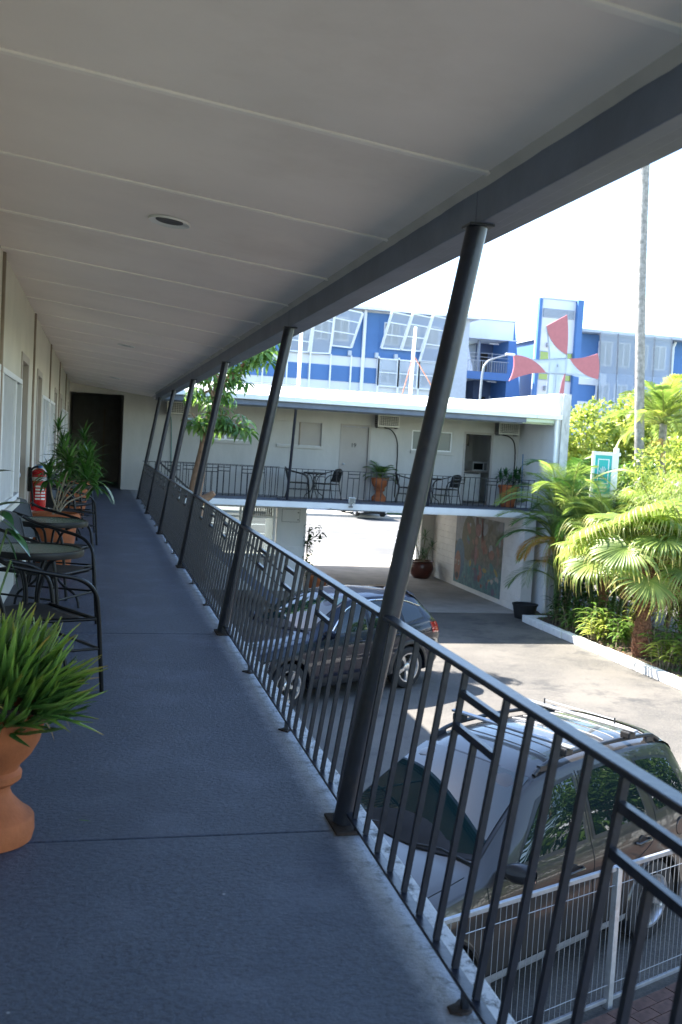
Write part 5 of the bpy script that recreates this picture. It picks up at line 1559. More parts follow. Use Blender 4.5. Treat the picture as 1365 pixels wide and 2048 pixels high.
# -- dark blue crossover behind it
cfgB = dict(L=4.62, axles=(.92,3.62), wheel_r=.36, rim_r=.245, spokes=5, flare=.07, clad=True, sill=.42, mirror=(1.66,1.03), mirror_mat=None,
  curves=dict(
    zs=[(0,.40),(.08,.28),(.3,.24),(4.0,.27),(4.4,.34),(4.58,.44),(4.62,.5)],
    w=[(0,.60),(.06,.74),(.16,.83),(.45,.90),(.92,.93),(2.3,.915),(3.62,.935),(4.2,.90),(4.42,.84),(4.56,.76),(4.62,.68)],
    tuck=[(0,.03),(.9,.06),(1.5,.05),(4.2,.06),(4.62,.03)],
    zb=[(0,.70),(.08,.78),(.3,.86),(.8,.95),(1.25,1.00),(1.6,1.02),(3.0,1.06),(3.8,1.12),(4.2,1.15),(4.42,1.08),(4.55,.96),(4.62,.80)],
    wt=[(0,.52),(.08,.62),(.3,.70),(.8,.75),(1.25,.755),(1.5,.73),(2.25,.60),(3.0,.595),(3.9,.56),(4.2,.56),(4.42,.62),(4.55,.64),(4.62,.60)],
    zt=[(0,.72),(.08,.82),(.3,.90),(.8,.99),(1.20,1.04),(1.40,1.075),(1.85,1.32),(2.3,1.535),(2.6,1.585),(3.0,1.59),(3.6,1.555),(4.05,1.495),(4.25,1.38),(4.42,1.17),(4.52,1.02),(4.58,.90),(4.62,.82)],
    zc=[(0,.75),(.08,.86),(.3,.945),(.8,1.03),(1.20,1.075),(1.38,1.10),(1.85,1.38),(2.28,1.59),(2.6,1.645),(3.0,1.655),(3.6,1.62),(4.10,1.555),(4.28,1.43),(4.44,1.20),(4.54,1.05),(4.59,.92),(4.62,.84)]),
  side_windows=[([(1.86,1.075),(2.64,1.09)], [(2.30,1.40),(2.48,1.475),(2.64,1.50)]),
                ([(2.74,1.095),(3.42,1.12)], [(2.74,1.505),(3.0,1.51),(3.40,1.485)]),
                ([(3.54,1.13),(4.02,1.20)], [(3.52,1.475),(3.7,1.455),(3.98,1.36)])],
  chrome=[(1.78,1.06),(2.05,1.26),(2.32,1.44),(2.7,1.53),(3.2,1.53),(3.7,1.48),(4.06,1.37)],
  seams=[[(1.46,1.00),(1.44,.8),(1.42,.6),(1.46,.43)], [(2.69,1.53),(2.69,1.10),(2.68,.8),(2.66,.43)], [(3.48,1.5),(3.52,1.12),(3.46,.90),(3.22,.75),(3.10,.55),(3.08,.43)]],
  handles=[(2.44,.93),(3.30,.96)],
  headlight=([(.12,.58),(.50,.66)], [(.14,.70),(.52,.78)]), taillight=([(4.22,.92),(4.50,.90)], [(4.18,1.10),(4.42,1.09)]),
  windscreen=(1.40,2.28,.18,.08), rear_glass=(4.18,4.44,-.06,-.06))
MT['paint_blue'] = paint_mat('dark_navy_metallic', (0.006,0.009,0.020), .0, .35)
cfgB['mirror_mat'] = MT['paint_blue']
hub_r = Vector((4.41,16.24)); hub_f = Vector((2.07,14.93))
fwd = (hub_f-hub_r).normalized(); lft = Vector((-fwd.y, fwd.x)); hdB = math.atan2(fwd.y, fwd.x)
mid = hub_r - lft*.84
cB = mid + fwd*(3.62-4.62/2)
carB, X, cv, ys_f, zsf, side_patch, top_patch = make_car('navy_suv', 'shiny dark navy SUV parked in front of the driveway opening', (cB.x, cB.y, G), hdB, cfgB, MT['paint_blue'])
top_patch('spoiler', 4.0, 4.24, lambda x: .54, MT['paint_blue'], .05, 6, 16, -.04, -.04)
fin = MB(); fin.prism([(0,0),(-.17,0),(-.16,.075),(-.12,.07)], lambda u,v: (X(3.85)+u, .028*(1-v/.09), zsf(3.85,0)+v-.003), lambda u,v: (X(3.85)+u, -.028*(1-v/.09), zsf(3.85,0)+v-.003)); fin.build('aerial_fin', MT['paint_blue'], carB, smooth=40)

# -- white van-like car across the street (only its lower half shows below the balcony)
MT['paint_white'] = paint_mat('white_paint', (0.70,0.70,0.70), .0, .3)
carC, *_r = make_car('white_car', 'white car parked across the street, seen under the balcony edge', (14.75, 57.6, G+.08), -PI/2+.05, dict(cfgB, mirror_mat=MT['paint_white']), MT['paint_white'])

# ------------------------------------------------------------------ galvanised fence in the lower right corner
fn = thing('wire_fence', 'galvanised wire fence panel with rusty post below the railing', 'fence', (0,0,0))
FA = Vector((0.62, 5.56)); FD = Vector((1, .40)).normalized()
FLEN = 7.2
def fp_(t, z, o=0.0): return (FA.x+FD.x*t+FD.y*o, FA.y+FD.y*t-FD.x*o, G+z)
post_t = [2.52-2.43, 2.52, 2.52+2.43, 2.52+4.6]
for a, b in zip(post_t[:-1], post_t[1:]):
    pn = MB(); pn.bar(fp_(a+.03,1.085), fp_(b-.03,1.085), .03, .036); po = pn.build('top_rail', MT['silver'], fn, bevel=.005)
    pn = MB(); pn.bar(fp_(a+.03,.07), fp_(b-.03,.07), .025, .03); pn.build('bottom_rail', MT['silver'], fn, bevel=.004)
    for z in (.96, .19):
        pn = MB(); pn.tube([fp_(a+.03,z,.007), fp_(b-.03,z,.007)], .0032, 6); pn.build('line_wire', MT['silver'], fn)
    n = int((b-a-.06)/.056)
    wire = MB().tube([(0,0,.085),(0,0,1.068)], .0026, 6).mesh('picket_wire', MT['silver'], smooth=60)
    for k in range(1, n):
        x, y, z = fp_(a+.03+(b-a-.06)*k/n, 0); place('picket_wire', wire, fn, (x, y, z))
MT['rusty_silver'] = mat('rusty_galvanised', (0.50,0.51,0.52), .45, metal=.6, var=.15, scale=8, stain=.75, stain_col=(.20,.07,.03), stain_scale=5)
for t_ in post_t:
    pm = MB(); x, y, z = fp_(t_, 0)
    rot = math.atan2(FD.y, FD.x)
    MB().box(-.026,.026,-.026,.026,0,1.10).build('post', MT['rusty_silver'], fn, bevel=.004, loc=(x,y,z), rot=(0,0,rot))
# brick paving on the near side of the fence
MT['paver'] = mat('brick_paver', (0.105,0.058,0.045), .85, var=.3, scale=14, bump=.3, bscale=70, stain=.3, stain_col=(.07,.05,.045), stain_scale=4)
pv = MB(); pv.add([fp_(1.0,.002,.06), fp_(7.0,.002,.06), fp_(7.0,.002,2.6), fp_(1.0,.002,2.6)], [(3,2,1,0)])
pav = tag(pv.build('paving', MT['soil']), kind='structure')
pm = MB().box(-.112,.112,-.054,.054,0,.028).mesh('paver', MT['paver'])
rot = math.atan2(FD.y, FD.x)
for r_ in range(11):
    for k in range(22):
        t_ = 1.6+.232*k+(.116 if r_ % 2 else 0); o = .13+.116*r_
        x, y, z = fp_(t_, .003+R(-.002,.003), o)
        place('paver', pm, pav, (x, y, z), (R(-.01,.01), R(-.01,.01), rot+R(-.015,.015)))
# ------------------------------------------------------------------ palms, trees and shrubs
random.seed(42)
MT['fan_leaf'] = leaf_mat('fan_palm_leaf', (0.18,0.27,0.055), (0.37,0.42,0.12), 0.42, 0.45)
MT['fan_dry'] = leaf_mat('fan_palm_dry_tip', (0.36,0.34,0.10), (0.42,0.36,0.14), 0.6, 0.35)
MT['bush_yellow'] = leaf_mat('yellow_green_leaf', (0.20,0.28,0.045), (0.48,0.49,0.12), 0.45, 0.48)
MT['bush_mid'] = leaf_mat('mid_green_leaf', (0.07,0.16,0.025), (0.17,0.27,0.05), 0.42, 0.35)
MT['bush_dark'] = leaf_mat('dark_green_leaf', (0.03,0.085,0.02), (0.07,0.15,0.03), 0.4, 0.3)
MT['fine_leaf'] = leaf_mat('fine_weeping_leaf', (0.20,0.28,0.055), (0.40,0.44,0.12), 0.5, 0.45)
MT['schef'] = leaf_mat('umbrella_tree_leaf', (0.09,0.19,0.04), (0.22,0.34,0.08), 0.3, 0.42)
MT['flower_white'] = mat('pale_blossom', (0.62,0.52,0.40), .8, var=.2)
MT['flower_orange'] = mat('orange_flower', (0.75,0.13,0.02), .5)

def fan_mesh(Rr, seed, droop=1.0):
    """round palmate leaf with drooping split tips: hub at origin, facing +Z, pointing +X"""
    random.seed(seed)
    mb = MB(); nseg = 46
    for k in range(nseg):
        a = -2.35+4.7*k/(nseg-1)
        ln = Rr*(.86+.14*math.cos(a*.5))*R(.88,1.16)
        d = Vector((math.cos(a), math.sin(a), .20)); p = Vector((0,0,0))
        w0 = .012; base = len(mb.v); n = 9
        for i in range(n+1):
            t = i/n
            s = Vector((-math.sin(a), math.cos(a), 0))
            u = Vector((0,0,1))
            split = .5
            hw = (ln*t*4.7/nseg*.5*1.02 if t < split else ln*split*4.7/nseg*.51*(1-(t-split)/(1-split))**.8)+.001
            mb.v.append(tuple(p-s*hw+u*(hw*.25))); mb.v.append(tuple(p-u*hw*.35)); mb.v.append(tuple(p+s*hw+u*(hw*.25)))
            p = p+d*(ln/n)
            k_ = .10 if t < split else .85*droop*R(.7,1.3)
            d = (d+Vector((0,0,-k_))).normalized()
        for i in range(n):
            b = base+3*i
            mb.f.append((b,b+1,b+4,b+3)); mb.f.append((b+1,b+2,b+5,b+4))
    nleaf = len(mb.f)
    mb.tube([(0,0,-.005),(-.25*Rr,0,-.02)], .010, 5)
    me = mb.mesh('fan_leaf', [MT['fan_leaf'], MT['fan_dry'], MT['rachis']], smooth=180)
    idx = []
    for q in range(len(me.polygons)):
        if q >= nleaf: idx.append(2)
        else: idx.append(1 if (q//2) % 9 >= 7 and random.random() < .8 else 0)
    me.polygons.foreach_set('material_index', idx)
    return me

fanm = [fan_mesh(.98, 100+k, 1.15+.35*(k % 2)) for k in range(4)]
fp1 = thing('fan_palm', 'stout fan palm with shaggy trunk and drooping leaf tips beside the kerb', 'palm', (10.2, 18.3, G+.08))
tr = MB(); P_ = []
n = 30
for i in range(n+1):
    t = i/n; z = 1.95*t; r_ = .175+.03*math.sin(t*9)+.05*(t > .75)*(t-.75)*4-.02*t
    P_.append((r_, z))
tr.lathe(P_, 24); me_tr = tr
for i in range(560):
    a = R(0, 2*PI); z = R(.05,2.0); rr = .17+R(0,.02)
    ribbon(tr, (rr*math.cos(a), rr*math.sin(a), z), (math.cos(a)*.6, math.sin(a)*.6, R(.4,1.0)), R(.06,.16), .035, .6, 3, .2)
tr.build('trunk', MT['fibre'], fp1, smooth=60)
random.seed(77)
leafs = []
for k in range(34):
    az = k*2.39996+.4; f = (k+.5)/34
    el = 1.45-1.40*f+R(-.15,.15)
    pl_ = R(.8,1.35)*(1.05 if f > .3 else .9)
    hubd = Vector((math.cos(az)*math.cos(el), math.sin(az)*math.cos(el), math.sin(el)))
    p0 = Vector((.08*math.cos(az), .08*math.sin(az), 1.92))
    p1 = p0+hubd*pl_*.6; p2 = p0+hubd*pl_+Vector((0,0,-.06-.08*f))
    o = place('fan_leaf', random.choice(fanm), fp1, p2, (R(-.55,.55), .35-el*.55+.35*f+R(-.25,.25), az+R(-.2,.2)), scale=R(.75,1.15))
    MB().tube([p0, p1, p2], [.016,.012,.009], 6).build('petiole', MT['rachis'], fp1, smooth=60)

MT['fan_dead'] = mat('dead_fan_leaf', (0.30,0.19,0.09), .9, var=.4, scale=6)
dead = []
for k in range(2):
    me = fan_mesh(.7, 300+k, 1.5); me.materials.clear(); me.materials.append(MT['fan_dead']); me.polygons.foreach_set('material_index', [0]*len(me.polygons)); dead.append(me)
random.seed(90)
for k in range(4):
    az = k*2.4+.3; c, s = math.cos(az), math.sin(az)
    place('dead_fan_leaf', dead[k % 2], fp1, (.42*c, .42*s, 1.62-.05*k), (R(-.3,.3), 1.25+R(-.2,.2), az), scale=R(.7,1.0))
# second fan palm further back
fp2 = thing('fan_palm', 'smaller fan palm partly hidden behind the shaggy fan palm', 'palm', (10.75, 21.0, G+.1), 0, 'fan palms in the garden bed')
fp1['group'] = 'fan palms in the garden bed'
MB().lathe([(.12,0),(.11,.6),(.12,1.3),(.10,1.7)], 16).build('trunk', MT['fibre'], fp2, smooth=60)
for k in range(18):
    az = k*2.39996; f = (k+.5)/18; el = 1.4-1.5*f
    hubd = Vector((math.cos(az)*math.cos(el), math.sin(az)*math.cos(el), math.sin(el))); p0 = Vector((0,0,1.65)); p2 = p0+hubd*.75
    place('fan_leaf', random.choice(fanm), fp2, p2, (R(-.3,.3), .3-el*.55+.3*f, az), scale=R(.75,1.0))
    MB().tube([p0, p2], [.014,.009], 6).build('petiole', MT['rachis'], fp2, smooth=60)

# areca (golden cane) palm clump by the end of the balcony
random.seed(9)
fa = [frond_mesh(1.75, 36, .52, .018, 1.5, MT['palm_light'], .15, .8), frond_mesh(1.75, 36, .52, .018, 1.9, MT['palm_leaf'], .15, 1.0), frond_mesh(1.5, 32, .46, .018, 1.7, MT['palm_light'], .1, 1.0)]
fg = [frond_mesh(1.35, 34, .42, .022, 1.9, MT['palm_gold'], .1, 1.2)]
ar = thing('cane_palm', 'clump of golden cane palms with a yellowing frond at the balcony corner', 'palm', (10.55, 22.55, G+.08))
cs = []
for k in range(9):
    a = k*2.4; r_ = .12+.05*k*.6
    x, y = r_*math.cos(a), r_*math.sin(a)
    h = 1.75+1.35*((k*37) % 10)/10
    tx, ty = x*2.0, y*2.0
    MB().tube(sm([(x,y,0),(x*1.3,y*1.3,h*.5),(tx,ty,h)]), [.05-.0012*i for i in range(9)], 10).build('cane', MT['green_stem'], ar, smooth=60)
    cs.append((tx, ty, h))
for (x, y, h) in cs: fronds(ar, fa, 6, (x,y,h), (.25,1.4), R(0,6), (.8,1.15))
for az, e in ((3.5,.25),(3.9,.1),(3.0,.15),(4.3,.3)): place('frond', fg[0], ar, (-.35,-.1,2.0), (0,-e,az), scale=R(.85,1.05))
for az, e, z in ((3.2,.75,2.1),(2.9,.5,1.9),(3.5,.95,1.9),(3.7,.35,1.3),(3.3,.45,1.0),(4.0,.2,1.5),(2.8,.9,1.6)): place('frond', fa[1], ar, (-.3,.0,z), (R(-.2,.2),-e,az), scale=R(.8,1.0))

# second, sunlit cane palm nearer the sign
ar2 = thing('cane_palm', 'sunlit feathery cane palm crossing in front of the teal sign', 'palm', (11.1, 21.5, G+.08))
cs = []
for k in range(8):
    a = k*2.4+1; r_ = .10+.06*k*.6; x, y = r_*math.cos(a), r_*math.sin(a); h = 1.65+1.0*((k*29) % 10)/10
    MB().tube(sm([(x,y,0),(x*1.3,y*1.3,h*.5),(x*2.1,y*2.1,h)]), [.048-.0012*i for i in range(9)], 10).build('cane', MT['green_stem'], ar2, smooth=60)
    cs.append((x*2.1, y*2.1, h))
for (x, y, h) in cs: fronds(ar2, [fa[0], fa[2], fa[1]], 8, (x,y,h), (.2,1.4), R(0,6), (.7,1.05))

# tall palm trunk rising past the eave
tp = thing('tall_palm', 'tall slender palm with ringed grey trunk rising past the eave', 'palm', (13.55, 24.0, G))
pts = []; rs = []
for i in range(60):
    t = i/59; z = 15.5*t
    pts.append((-.95*t-.16*math.sin(t*3), 0, z)); rs.append((.138-.035*t)*(1.0+.035*(i % 2)))
MB().tube(pts, rs, 16).build('trunk', MT['grey_bark'], tp, smooth=40)
fl_big = [frond_mesh(3.2, 34, .75, .05, 1.4, MT['palm_leaf'], .1, 1.0)]
fronds(tp, fl_big, 16, (pts[-1][0], 0, 15.4), (-.1,1.3))

def blob_crown(mb, centers, n, lw, ll, shell=.55):
    """leaves spread through a set of ellipsoid clumps, thicker toward the outside"""
    tot = sum(c[3]*c[4] for c in centers)
    for (cx, cy, cz, rx, rz) in centers:
        for k in range(int(n*rx*rz/tot)):
            v = Vector((random.gauss(0,1), random.gauss(0,1), random.gauss(0,1))).normalized()
            r_ = R(shell,1)**.6
            r_ *= 1+.18*math.sin(5*v.x+3*cx)+.15*math.sin(7*v.y+2*v.z*5)
            p = Vector((cx+v.x*rx*r_, cy+v.y*rx*r_, cz+v.z*rz*r_))
            d = (v*.6+Vector((R(-1,1),R(-1,1),R(-.6,.8)))).normalized()
            L_ = ll*R(.6,1.2)
            s = d.cross(Vector((R(-1,1),R(-1,1),R(-1,1))))
            if s.length < .05: continue
            s.normalize(); w = lw*R(.7,1.2)*.5
            tip = p+d*L_+Vector((0,0,-.15*L_)); m_ = p+d*(L_*.5)
            mb.add([p, m_-s*w, tip, m_+s*w], [(0,1,2,3)])
def limbs(mb, base, targets, r0):
    b = Vector(base)
    for t in targets:
        t = Vector(t); m1 = b.lerp(t, .45)+Vector((R(-.15,.15),R(-.15,.15),.15))
        mb.tube(sm([b, m1, t]), [r0*(1-.75*i/8) for i in range(9)], 7)

# umbrella tree rising through the stair court
random.seed(31)
ut = thing('umbrella_tree', 'umbrella tree with smooth brown trunk growing up beside the far stair', 'tree', (1.30, 20.6, G))
tk = MB()
tk.tube(sm([(0,0,0),(-.10,0,1.2),(-.16,0,2.4),(-.22,0,2.9),(-.16,0,3.4),(-.08,0,3.9),(-.06,0,4.25),(.06,0,4.75),(.15,0,5.4)]), [.17,.168,.165,.16,.158,.156,.154,.152,.15,.148,.146,.144,.142,.14,.138,.135,.13,.12,.115,.11,.105,.10,.095,.09,.085,.08,.075,.07,.068,.065,.062,.06,.058], 14)
tk.tube([(-.10,-.02,2.80),(.10,-.08,2.95),(.16,-.10,3.0)], [.11,.075,.06], 10)
br_ = [(.42,-.1,5.35),(.68,.0,5.72),(.92,-.1,5.92),(.22,-.2,4.45),(.48,-.22,4.36),(-.15,-.2,5.0),(-.3,.1,5.6),(.4,.2,5.9),(-.25,-.15,4.4),(1.12,.1,6.02),(.1,.0,6.2),(.3,.1,4.95)]
for t in br_:
    b0 = (0.0,0,4.35) if t[2] < 5 else (.08,0,4.9)
    m1 = Vector(b0).lerp(Vector(t), .5)+Vector((0,0,.12)); tk.tube(sm([b0, m1, t]), [.045-.004*i for i in range(9)], 7)
tk.build('trunk', MT['tan_bark'], ut, smooth=60)
def umb_mesh(seed):
    random.seed(seed); mb = MB()
    nl = random.choice((8,9,10))
    for k in range(nl):
        a = 2*PI*k/nl+R(-.1,.1)
        d = Vector((math.cos(a), math.sin(a), .10))
        ribbon(mb, d*.05, d, R(.20,.28), .064, 2.6, 6, .15, lambda t: max(.03, math.sin(PI*(.06+.94*t)**.8)))
    mb.tube([(0,0,0),(0,0,.0),( -.02,0,-.2)], .006, 5)
    return mb.mesh('leaf_whorl', [MT['schef']], smooth=180)
um = [umb_mesh(k) for k in range(5)]
random.seed(33)
for t in br_:
    for k in range(12):
        v = Vector((R(-1,1),R(-1,1),R(-.7,1))).normalized()*R(.08,.34)
        p = Vector(t)+v
        place('leaf_whorl', random.choice(um), ut, p, (R(-.5,.5)+v.y*-1.2, R(-.5,.5)+v.x*1.2, R(0,6)), scale=R(.85,1.3))
tw = MB()
for t in br_:
    for k in range(8):
        v = Vector((R(-1,1),R(-1,1),R(-.4,1))).normalized()*R(.2,.4); tw.tube([t, Vector(t)+v*.5+Vector((0,0,.05)), Vector(t)+v], [.012,.008,.005], 5)
tw.build('twigs', MT['tan_bark'], ut)['kind'] = 'stuff'

# trees and bushes behind the garden
def tree(name, label, loc, centers, n, lw, ll, m_, trunk_h, r0, group=None, seed=1, cat='tree'):
    random.seed(seed)
    t = thing(name, label, cat, loc, 0, group)
    tk = MB(); tk.tube(sm([(0,0,0),(R(-.1,.1),R(-.1,.1),trunk_h*.5),(R(-.15,.15),R(-.15,.15),trunk_h)]), [r0*(1-.05*i) for i in range(9)], 10)
    limbs(tk, (0,0,trunk_h*.95), [(c[0],c[1],c[2]) for c in centers], r0*.55)
    tk.build('trunk', MT['bark'], t, smooth=60)
    mb = MB(); blob_crown(mb, centers, n, lw, ll); mb.build('crown', m_, t)
    return t
tree('street_tree', 'rounded yellow green tree behind the teal sign', (20.5, 38.5, G),
     [(-3.2,-.5,4.2,1.3,1.0),(-1.8,-.8,5.2,1.5,1.2),(-.3,-.3,4.6,1.6,1.5),(.9,-.4,5.8,1.5,1.2),(-1.2,-.9,3.4,1.7,1.3),(1.8,0,4.4,1.6,1.5),(-2.6,-.3,2.6,1.4,1.1),(.6,-.6,2.8,1.7,1.3),(2.6,.2,6.4,1.2,1.0),(-3.9,-.2,3.0,.9,.7)], 15000, .16, .26, MT['bush_yellow'], 2.2, .22, 'trees behind the garden', 4)
tree('street_tree', 'tall bright green tree at the right edge behind the palm trunk', (21.0, 31.5, G),
     [(-1.2,-.3,4.6,1.2,1.0),(.4,0,6.0,1.5,1.2),(1.6,0,5.0,1.6,1.4),(-.4,-.4,3.4,1.4,1.2),(1.3,-.4,3.2,1.6,1.3),(-.5,-.2,5.6,1.0,.8),(2.8,.1,6.4,1.3,1.2)], 11000, .16, .28, MT['bush_yellow'], 2.0, .2, 'trees behind the garden', 6)
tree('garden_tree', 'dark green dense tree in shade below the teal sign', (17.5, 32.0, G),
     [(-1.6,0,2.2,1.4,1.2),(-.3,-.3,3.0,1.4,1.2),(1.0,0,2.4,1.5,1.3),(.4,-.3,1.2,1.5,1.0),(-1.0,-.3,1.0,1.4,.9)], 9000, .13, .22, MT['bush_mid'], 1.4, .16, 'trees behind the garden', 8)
# feathery palm crown at the right edge
rp2 = thing('feather_palm', 'bright feathery palm crown at the right edge above the weeping shrub', 'palm', (14.1, 24.3, G))
MB().tube([(0,0,0),(-.1,0,5.2)], [.13,.10], 12).build('trunk', MT['grey_bark'], rp2, smooth=60)
random.seed(12)
fr3 = [frond_mesh(1.7, 30, .46, .040, 1.3, MT['palm_light'], .2, .8), frond_mesh(1.6, 28, .44, .042, 1.7, MT['bush_yellow'], .2, .9)]
fronds(rp2, fr3, 30, (-.1,0,5.2), (-.3,1.45))
place('frond', fg[0], rp2, (-.2,-.2,4.8), (0,.2,3.6), scale=.7); place('frond', fg[0], rp2, (-.2,-.2,4.8), (0,.35,4.3), scale=.6)

# weeping fine leaved shrub at the right edge
random.seed(19)
wsb = thing('weeping_shrub', 'tall weeping fine leaved shrub with pale blossom at the right edge', 'shrub', (11.85, 19.35, G+.05))
tk = MB(); tips = []
for k in range(85):
    a = R(0,2*PI); r_ = R(.1,1.35); z = R(1.0,4.0)-.25*r_
    t = Vector((r_*math.cos(a), r_*math.sin(a), z)); tips.append(t)
    tk.tube(sm([(R(-.06,.06),R(-.06,.06),0),(t.x*.25,t.y*.25,z*.55),(t.x,t.y,z)]), [.03-.0028*i for i in range(9)], 5)
tk.build('branches', MT['bark'], wsb)
mb = MB(); fl3 = MB()
for t in tips:
    for k in range(150):
        v = Vector((R(-1,1),R(-1,1),R(-.8,.6)))*.42
        ribbon(mb, t+v, (v.x*1.5+R(-.5,.5), v.y*1.5+R(-.5,.5), R(-.2,.7)), R(.14,.32), .017, 2.6, 4, .2)
    for k in range(2):
        v = Vector((R(-1,1),R(-1,1),R(-.2,.8)))*.40; p = t+v
        for j in range(4):
            q = p+Vector((R(-.03,.03),R(-.03,.03),R(-.03,.03))); fl3.box(q.x-.012,q.x+.012,q.y-.012,q.y+.012,q.z-.012,q.z+.012)
mb.build('foliage', MT['fine_leaf'], wsb); fl3.build('blossom', MT['flower_white'], wsb)

tree('golden_shrub', 'bushy yellow green shrub behind the weeping shrub and palms', (12.3, 22.6, G),
     [(-.6,-.2,2.3,.8,.8),(.2,-.3,3.0,.8,.7),(.7,0,2.2,.9,.9),(0,-.4,1.4,.9,.8),(-.3,.2,3.5,.6,.5)], 6000, .07, .15, MT['bush_yellow'], 1.0, .07, None, 44, 'shrub')
tree('golden_shrub', 'bushy green shrub behind the teal sign post', (11.9, 23.6, G),
     [(-.5,-.2,2.0,.8,.8),(.2,-.3,2.8,.8,.8),(.6,0,1.9,.9,.9),(0,-.4,1.1,.9,.8),(.9,.1,3.2,.7,.6)], 6000, .08, .17, MT['bush_mid'], 1.0, .07, None, 45, 'shrub')
tree('golden_shrub', 'tall yellow green shrub at the right edge under the feathery palm', (13.3, 22.3, G),
     [(-.6,-.2,2.6,.8,.8),(.2,-.3,3.4,.8,.7),(.7,0,2.6,.9,.9),(0,-.4,1.7,.9,.8),(-.3,.2,4.1,.7,.6),(.6,.1,4.4,.7,.6)], 7000, .08, .16, MT['bush_yellow'], 1.2, .08, None, 46, 'shrub')
# low planting in the bed
def ginger(loc, n, h, m_, seed, label, group='leafy plants along the kerb'):
    random.seed(seed)
    t = thing('garden_plant', label, 'plant', loc, 0, group)
    stems_ = MB(); mb = MB()
    for k in range(n):
        a = R(0,2*PI); r_ = R(0,.28); x, y = r_*math.cos(a), r_*math.sin(a); hh = h*R(.55,1.1); lx, ly = x+R(-.15,.15), y+R(-.15,.15)
        pts = sm([(x,y,-.05),((x+lx)/2,(y+ly)/2,hh*.55),(lx,ly,hh)]); stems_.tube(pts, .008, 5)
        for j in range(8):
            i = min(len(pts)-1, 3+j*(len(pts)-3)//8); az = a+PI*(j % 2)+R(-.5,.5)
            ribbon(mb, pts[i], (math.cos(az), math.sin(az), R(.2,.8)), R(.20,.36), R(.05,.08), 1.3, 5, .25, lambda u: max(.04, math.sin(PI*(.08+.92*u)**.8)))
    stems_.build('stems', MT['stem'], t); mb.build('leaves', m_, t, smooth=180)
    return t
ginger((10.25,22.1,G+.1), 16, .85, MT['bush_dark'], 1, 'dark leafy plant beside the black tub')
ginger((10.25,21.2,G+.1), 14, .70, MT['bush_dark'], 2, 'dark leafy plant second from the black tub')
ginger((10.15,20.1,G+.1), 14, .75, MT['bush_mid'], 3, 'bright pointed leaf plant where the shadow edge meets the kerb')
ginger((10.3,19.2,G+.1), 16, .55, MT['bush_mid'], 4, 'low leafy plant just left of the shaggy palm trunk')
ginger((10.6,20.6,G+.1), 14, .95, MT['bush_mid'], 5, 'taller leafy plant behind the bright pointed leaf plant')
ginger((10.25,17.4,G+.1), 16, .70, MT['bush_mid'], 6, 'leafy plant just right of the shaggy palm trunk')
ginger((10.35,16.5,G+.1), 16, .85, MT['bush_mid'], 7, 'leafy plant with broad blades near the right edge')
ginger((10.6,15.6,G+.1), 14, .75, MT['bush_yellow'], 8, 'yellow green plant at the right edge of the bed')
ginger((10.9,17.9,G+.1), 14, .90, MT['bush_mid'], 9, 'leafy plant behind the shaggy palm trunk')
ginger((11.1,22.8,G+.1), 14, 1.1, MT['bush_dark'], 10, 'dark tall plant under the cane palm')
ginger((10.05,19.7,G+.1), 12, .60, MT['bush_yellow'], 21, 'yellow green plant by the kerb between two darker plants')
ginger((10.75,19.6,G+.1), 16, .95, MT['bush_yellow'], 22, 'tall yellow green plant behind the kerb plants, left of the shaggy trunk')
ginger((10.1,17.0,G+.1), 14, .55, MT['bush_yellow'], 23, 'short yellow green plant right of the shaggy trunk, against the kerb')
ginger((10.95,16.8,G+.1), 18, 1.05, MT['bush_mid'], 24, 'tall bladed plant at the right edge behind the orange flower')
ginger((10.05,20.8,G+.1), 12, .55, MT['bush_mid'], 25, 'small plant at the kerb in the wing shadow')
of_ = thing('orange_flower', 'single orange flower on a thin stem right of the shaggy palm', 'flower', (10.9,17.1,G+.1))
MB().tube([(0,0,0),(.03,0,.5),(.02,0,.98)], .007, 5).build('stem', MT['green_stem'], of_)
mb = MB()
for k in range(8): ribbon(mb, (.02,0,.97), (math.cos(k*.8),math.sin(k*.8),1.0), .09, .035, .9, 4, .2)
mb.build('petals', MT['flower_orange'], of_)
# leaf litter and ground cover
random.seed(55)
gc = MB()
for k in range(2600):
    x, y = R(9.85,12.3), R(8,22.9); z = bed_z(x, y)
    ribbon(gc, (x,y,z), (R(-1,1),R(-1,1),R(.3,1.4)), R(.06,.20), .022, 1.6, 3, .2)
tag(gc.build('ground_cover', MT['bush_mid']), 'low green ground cover filling the garden bed', 'ground cover', kind='stuff')
lt = MB()
for k in range(1500):
    x, y = R(9.8,12.3), R(10,23); z = bed_z(x, y)+.012
    a = R(0,6); c, s = math.cos(a)*.05, math.sin(a)*.05
    lt.add([(x-c,y-s,z),(x+s*.4,y-c*.4,z+.01),(x+c,y+s,z+.004),(x-s*.4,y+c*.4,z)], [(0,1,2,3)])
tag(lt.build('leaf_litter', mat('leaf_litter', (0.20,0.12,0.06), .9, var=.5, scale=9)), 'dry brown leaf litter on the garden bed', 'leaf litter', kind='stuff')

